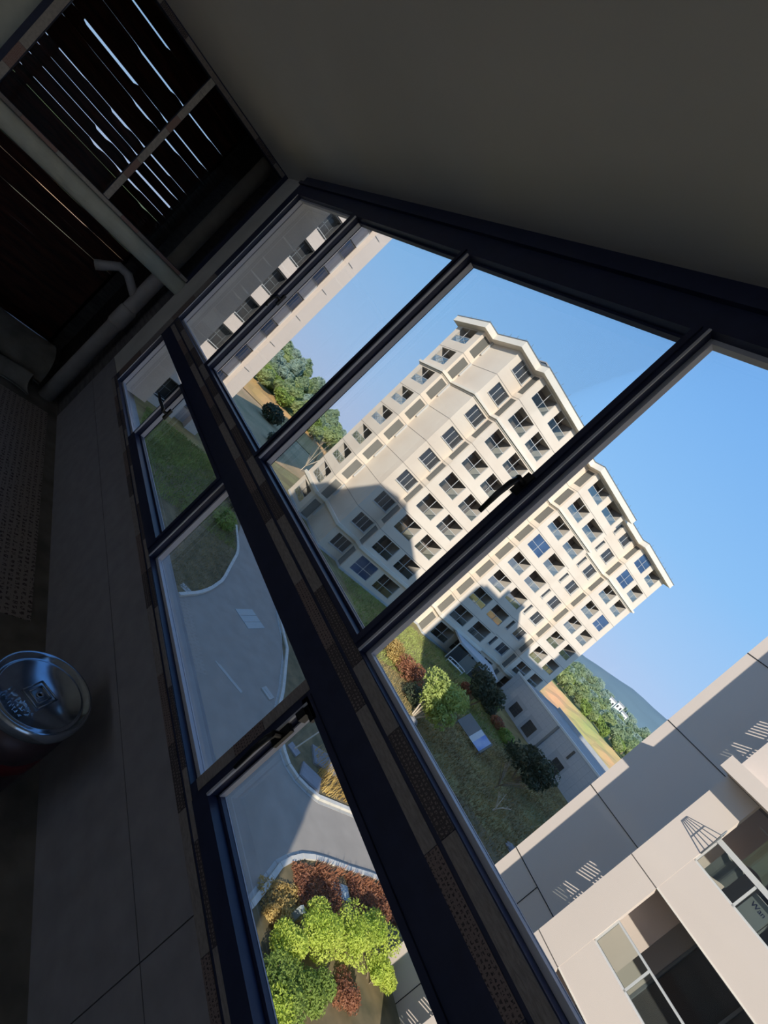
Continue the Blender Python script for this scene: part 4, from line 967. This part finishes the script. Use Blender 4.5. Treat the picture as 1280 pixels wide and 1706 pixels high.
bare_tree('bare_shrub', P2(36.4, -19.6), 2.2, 'leafless pale branched shrub on the shaded lawn', 41, 'bark', 1.1)
bare_tree('bare_shrub', P2(33.5, -17.0), 1.3, 'small leafless shrub low on the shaded lawn', 42, 'bark_pale', 1.2, 6)
bare_tree('bare_tree', P2(28.0, -70.5), 6.5, 'large bare pale tree left of the tower foot', 43, 'bark_pale', .9, 12)
bare_tree('bare_tree', P2(31.0, -75.5), 6.0, 'second bare tree further left of the tower foot', 46, 'bark', 1.0, 12)
for q, (u_, v_, s_, mm, lb) in enumerate([(47.5, -32.5, .9, 'leaf_dark', 'dark clipped shrub at the left end of the annex bed'), (47.2, -30.3, .8, 'leaf_brown', 'brown shrub in the annex bed next to the dark clipped one'), (47.0, -28.4, .9, 'leaf_green', 'green shrub in the middle of the annex bed'), (46.7, -26.6, .8, 'leaf_dark', 'dark shrub at the right end of the annex bed'), (50.5, -34.5, .8, 'leaf_green', 'green shrub tucked beside the entrance porch'), (44.0, -33.5, .7, 'leaf_brown', 'small brown shrub before the entrance porch')]):
    shrub('bed_shrub', P2(u_, v_), [(0, 0, .6*s_, 1.1*s_, 1.1*s_, .7*s_, 500)], .12, mm, lb, seed=50+q, stems=3)
# notice board toppled on the lawn
nb = tag(empty('notice_board', P2(36.0, -23.9), -TH+R(20)), 'slanting blue and white notice board on the shaded lawn', 'sign')
mb = MB(); th = .06
P_ = [(-1.5, 0, .3), (1.5, 0, .3), (1.5, .9, 1.35), (-1.5, .9, 1.35)]
mb.v = P_ + [(x_, y_+th, z_-th) for x_, y_, z_ in P_]; mb.f = [(0, 1, 2, 3), (7, 6, 5, 4), (0, 4, 5, 1), (1, 5, 6, 2), (2, 6, 7, 3), (3, 7, 4, 0)]
mb.build('panel', 'louvre_grey', nb)
for nm_, a, c, m2_ in (('white_print', .05, .55, 'white_paint'), ('blue_print', .55, 1.35, 'board_blue')):
    mb = MB(); Q = [(a, -.02, .305), (c, -.02, .305), (c, .84, 1.31), (a, .84, 1.31)]
    mb.v = Q + [(x_, y_+.012, z_-.004) for x_, y_, z_ in Q]; mb.f = [(0, 1, 2, 3), (7, 6, 5, 4), (0, 4, 5, 1), (1, 5, 6, 2), (2, 6, 7, 3), (3, 7, 4, 0)]; mb.build(nm_, m2_, nb)
for x_ in (-1.4, 1.4): MB().bar((x_, .95, 0), (x_, .85, 1.3), .04, 8).build('post', 'frame_grey', nb)
for x_ in (-1.4, 1.4): MB().bar((x_, .0, 0), (x_, .02, .34), .04, 8).build('post', 'frame_grey', nb)
be = tag(empty('curved_bench', P2(44.6, -37.2), -TH+R(70)), 'white curved low structure before the entrance porch, built as a bench', 'bench')  # unclear white curved form, modelled as a bench
mb = MB(); mb.tube([(1.3*math.cos(R(a)), .55*math.sin(R(a)), .75) for a in range(0, 181, 15)], .05, 8); mb.build('back_rail', 'white_paint', be)
mb = MB(); mb.prism([(1.3*math.cos(R(a)), .55*math.sin(R(a))) for a in range(0, 181, 15)], .38, .45); mb.build('seat', 'white_paint', be)
for a in (10, 60, 120, 170): MB().bar((1.25*math.cos(R(a)), .5*math.sin(R(a)), 0), (1.3*math.cos(R(a)), .55*math.sin(R(a)), .75), .03, 6).build('leg', 'white_paint', be)
for q, (u_, v_, s_, lb) in enumerate([(33.0, -14.2, .5, 'pale rock on the lawn beside the near path'), (35.2, -13.6, .7, 'larger pale rock beside the near path'), (27.2, -21.6, .4, 'white stone at the foot of the bright young tree')]):
    g = random.Random(70+q); mb = MB(); mb.lathe([(.0, 0), (s_, 0), (s_*1.05, s_*.2), (s_*.7, s_*.5), (.0, s_*.62)], 9); mb.v = [(x_*(1+g.uniform(-.2, .2)), y_*(.7+g.uniform(-.15, .15)), z_*(1+g.uniform(-.2, .2))) for x_, y_, z_ in mb.v]
    o = mb.build('rock', 'slab_stone'); o.location = P2(u_, v_); tag(o, lb, 'rock')

# ------------------------------------------------------------------ slopes, woods and mountain
def hz(az, r):
    """height of the land above the courtyard"""
    if az < -45:
        crest = 9.5 if az < -62 else (9.5-(az+62)*1.05 if az < -57 else max(3.5, 4.25-(az+57)*.3))
        t = max(0, min(1, (r-112)/45)); bank = 1.7*max(0, min(1, (r-101)/9))
        return bank + (crest-1.7)*(t*t*(3-2*t))
    bank = 2.6*max(0, min(1, (r-126)/13)); t = max(0, min(1, (r-150)/250)); return bank + 4.0*t
def sheet_land(name, m_, a0, a1, na, rs, dz=0):
    mb = MB(); N = len(rs)
    for i in range(na+1):
        az = a0+(a1-a0)*i/na
        for r_ in rs: mb.v.append((r_*math.sin(R(az)), r_*math.cos(R(az)), GZ + hz(az, r_) + dz + .25*math.sin(r_*.9+az)*(1 if r_ > 101 else 0)))
    for i in range(na):
        for j in range(N-1): mb.f.append((i*N+j, (i+1)*N+j, (i+1)*N+j+1, i*N+j+1))
    return struct(mb.build(name, m_))
s = sheet_land('bank', 'orange_soil', -95, -46, 60, [99.5, 101, 104, 107, 110, 112, 114]); s['label'] = 'cut bank of orange earth at the foot of the left wood'
s = sheet_land('hillside', 'slope_green', -95, -46, 60, [114, 120, 126, 132, 138, 145, 152, 160, 175, 200, 240]); s['label'] = 'green wooded slope behind the left block'
s = sheet_land('bank_far', 'bank_grass', -46, 45, 70, [118, 124, 126, 129, 132, 136, 139, 143]); s['label'] = 'strip of bare orange earth beyond the annex roof'
s = sheet_land('hillside_far', 'slope_green', -46, 45, 70, [143, 150, 165, 180, 200, 230, 270, 330, 400, 600, 900]); s['label'] = 'green wooded land beyond the annex'
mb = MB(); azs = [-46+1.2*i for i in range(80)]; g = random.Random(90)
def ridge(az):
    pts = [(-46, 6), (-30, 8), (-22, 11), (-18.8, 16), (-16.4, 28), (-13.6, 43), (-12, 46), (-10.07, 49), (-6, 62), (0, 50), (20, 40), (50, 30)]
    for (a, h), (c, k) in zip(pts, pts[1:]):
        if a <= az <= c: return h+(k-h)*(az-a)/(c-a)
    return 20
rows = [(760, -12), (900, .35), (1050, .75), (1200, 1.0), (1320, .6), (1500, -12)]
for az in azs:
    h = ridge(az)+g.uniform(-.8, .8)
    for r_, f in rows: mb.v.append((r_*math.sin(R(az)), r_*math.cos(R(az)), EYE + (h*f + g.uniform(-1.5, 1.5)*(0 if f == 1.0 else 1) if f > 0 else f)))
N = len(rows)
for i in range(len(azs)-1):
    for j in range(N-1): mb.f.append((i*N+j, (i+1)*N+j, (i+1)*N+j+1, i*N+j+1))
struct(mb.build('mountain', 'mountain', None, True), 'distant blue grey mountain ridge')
def tree_mesh(seed, m_, hgt, rad, n=9, leaves=150, size=.36):
    g = random.Random(seed); root = empty('slope_tree', (0, 0, 0)); mb = MB()
    for _ in range(n):
        a = g.random()*6.28; r_ = rad*.6*math.sqrt(g.random()); zc = hgt*(.4+.45*g.random()); s_ = rad*(.35+.3*g.random())
        leaf_cloud(mb, (r_*math.cos(a), r_*math.sin(a), zc), (s_, s_, s_*.85), leaves, size, g, .7)
    mb.build('crown', m_, root)
    MB().tube([(0, 0, -.5), (.05, .03, hgt*.3), (0, 0, hgt*.7)], [.16, .13, .06], 6).build('trunk', 'bark', root)
    return root
VARS = [tree_mesh(101, 'leaf_tree', 4.2, 2.3), tree_mesh(102, 'leaf_pine', 5.2, 2.1), tree_mesh(103, 'leaf_green', 3.4, 2.0), tree_mesh(104, 'leaf_bluegreen', 4.6, 2.4)]
used = [False]*4; g = random.Random(77)
LT = ['olive green broadleaf tree in the wood on the left slope', 'tall dark green tree in the wood on the left slope', 'low bright green tree in the wood on the left slope', 'blue green tree in the wood on the left slope']
RT = ['olive green broadleaf tree in the far wood beyond the annex', 'tall dark green tree in the far wood beyond the annex', 'low bright green tree in the far wood beyond the annex', 'blue green tree in the far wood beyond the annex']
TREES = []
RAD = (2.3, 2.1, 2.0, 2.4)
def plant(k, az, r_, sc, lab, grp):
    for _ in range(12):
        x_, y_ = r_*math.sin(R(az)), r_*math.cos(R(az))
        if all((x_-a)**2+(y_-b_)**2 > (.86*(RAD[k]*sc+c))**2 for a, b_, c in TREES): break
        az += g.uniform(-1.2, 1.2); r_ += g.uniform(-2.5, 2.5)
    else: return
    TREES.append((x_, y_, RAD[k]*sc))
    if used[k]: o = dup(VARS[k])
    else: o = VARS[k]; used[k] = True
    o.location = (r_*math.sin(R(az)), r_*math.cos(R(az)), GZ+hz(az, r_)-.2); o.rotation_euler = (0, 0, g.random()*6.28); o.scale = (sc, sc, sc*(.85+.3*g.random())); tag(o, lab, 'tree', grp)
for r_, n_, ks in ((115, 26, (2, 2, 0)), (121, 24, (0, 2, 1)), (128, 24, (0, 1, 3, 2)), (136, 22, (1, 0, 3)), (145, 22, (1, 3, 0)), (156, 22, (3, 1))):
    for q in range(n_):
        az = -69 + 16*(q+g.uniform(.1, .9))/n_; k = g.choice(ks); plant(k, az, r_+g.uniform(-3, 3), g.uniform(.7, 1.15), LT[k], 'trees in the wood on the left slope')
for r_, n_, ks, sc in ((146, 16, (2, 0), .8), (158, 16, (0, 2, 1), .95), (175, 16, (0, 1, 3), 1.0), (200, 18, (1, 3, 0), 1.1), (235, 20, (3, 1), 1.2), (285, 22, (3, 1), 1.3), (350, 24, (3,), 1.5)):
    for q in range(n_):
        az = -21 + 14*(q+g.uniform(.1, .9))/n_; k = g.choice(ks); plant(k, az, r_*(1+g.uniform(-.03, .03)), sc*g.uniform(.9, 1.2), RT[k], 'trees in the far wood')
shrub('dark_shrub', (-79.5, 43.3, GZ), [(0, 0, 1.6, 2.2, 2.2, 1.6, 900)], .28, 'leaf_dark', 'single dark bush before the orange bank', seed=81, stems=4, stemr=.08)
shrub('dark_shrub', (-63, 38, GZ), [(0, 0, .9, 2.0, 1.6, 1.0, 700)], .22, 'leaf_dark', 'low dark bushes at the far end of the left lawn', seed=82, stems=4, stemr=.05)
shrub('dark_shrub', (-31.2, 20.6, GZ), [(0, 0, .7, 1.5, 1.5, .8, 900), (-1.4, -.8, .6, 1.1, 1.1, .7, 600)], .11, 'leaf_dark', 'dark shrub at the left lawn corner by the drive', seed=83, stems=5)
shrub('dark_shrub', (-27.0, 17.6, GZ), [(0, 0, .55, 1.1, .9, .6, 700)], .09, 'leaf_green', 'green shrub on the left lawn beside the kerb end', seed=84, stems=5)
for q, (az, r_) in enumerate(((-13.9, 262), (-13.15, 266), (-12.4, 258))):
    h = tag(empty('far_house', (r_*math.sin(R(az)), r_*math.cos(R(az)), GZ+hz(az, r_)), R(20)), ['white far house at the left of the three in the wood', 'white far house in the middle of the three in the wood', 'white far house at the right of the three in the wood'][q], 'house')
    hh = (6.2, 7.2, 5.6)[q]
    MB().box(-1.5, 1.5, -1.4, 1.4, 0, hh).build('wall', 'white_paint', h)
    mb = MB(); mb.v = [(-1.65, -1.55, hh), (1.65, -1.55, hh), (1.65, 1.55, hh), (-1.65, 1.55, hh), (-1.65, 0, hh+.7), (1.65, 0, hh+.7)]; mb.f = [(0, 1, 5, 4), (2, 3, 4, 5), (0, 4, 3), (1, 2, 5), (3, 2, 1, 0)]; mb.build('roof', 'roof', h)
    for x_ in (-.8, .8): MB().box(x_-.35, x_+.35, -1.45, -1.38, hh-2.2, hh-.9).build('window', 'dark_glass', h)
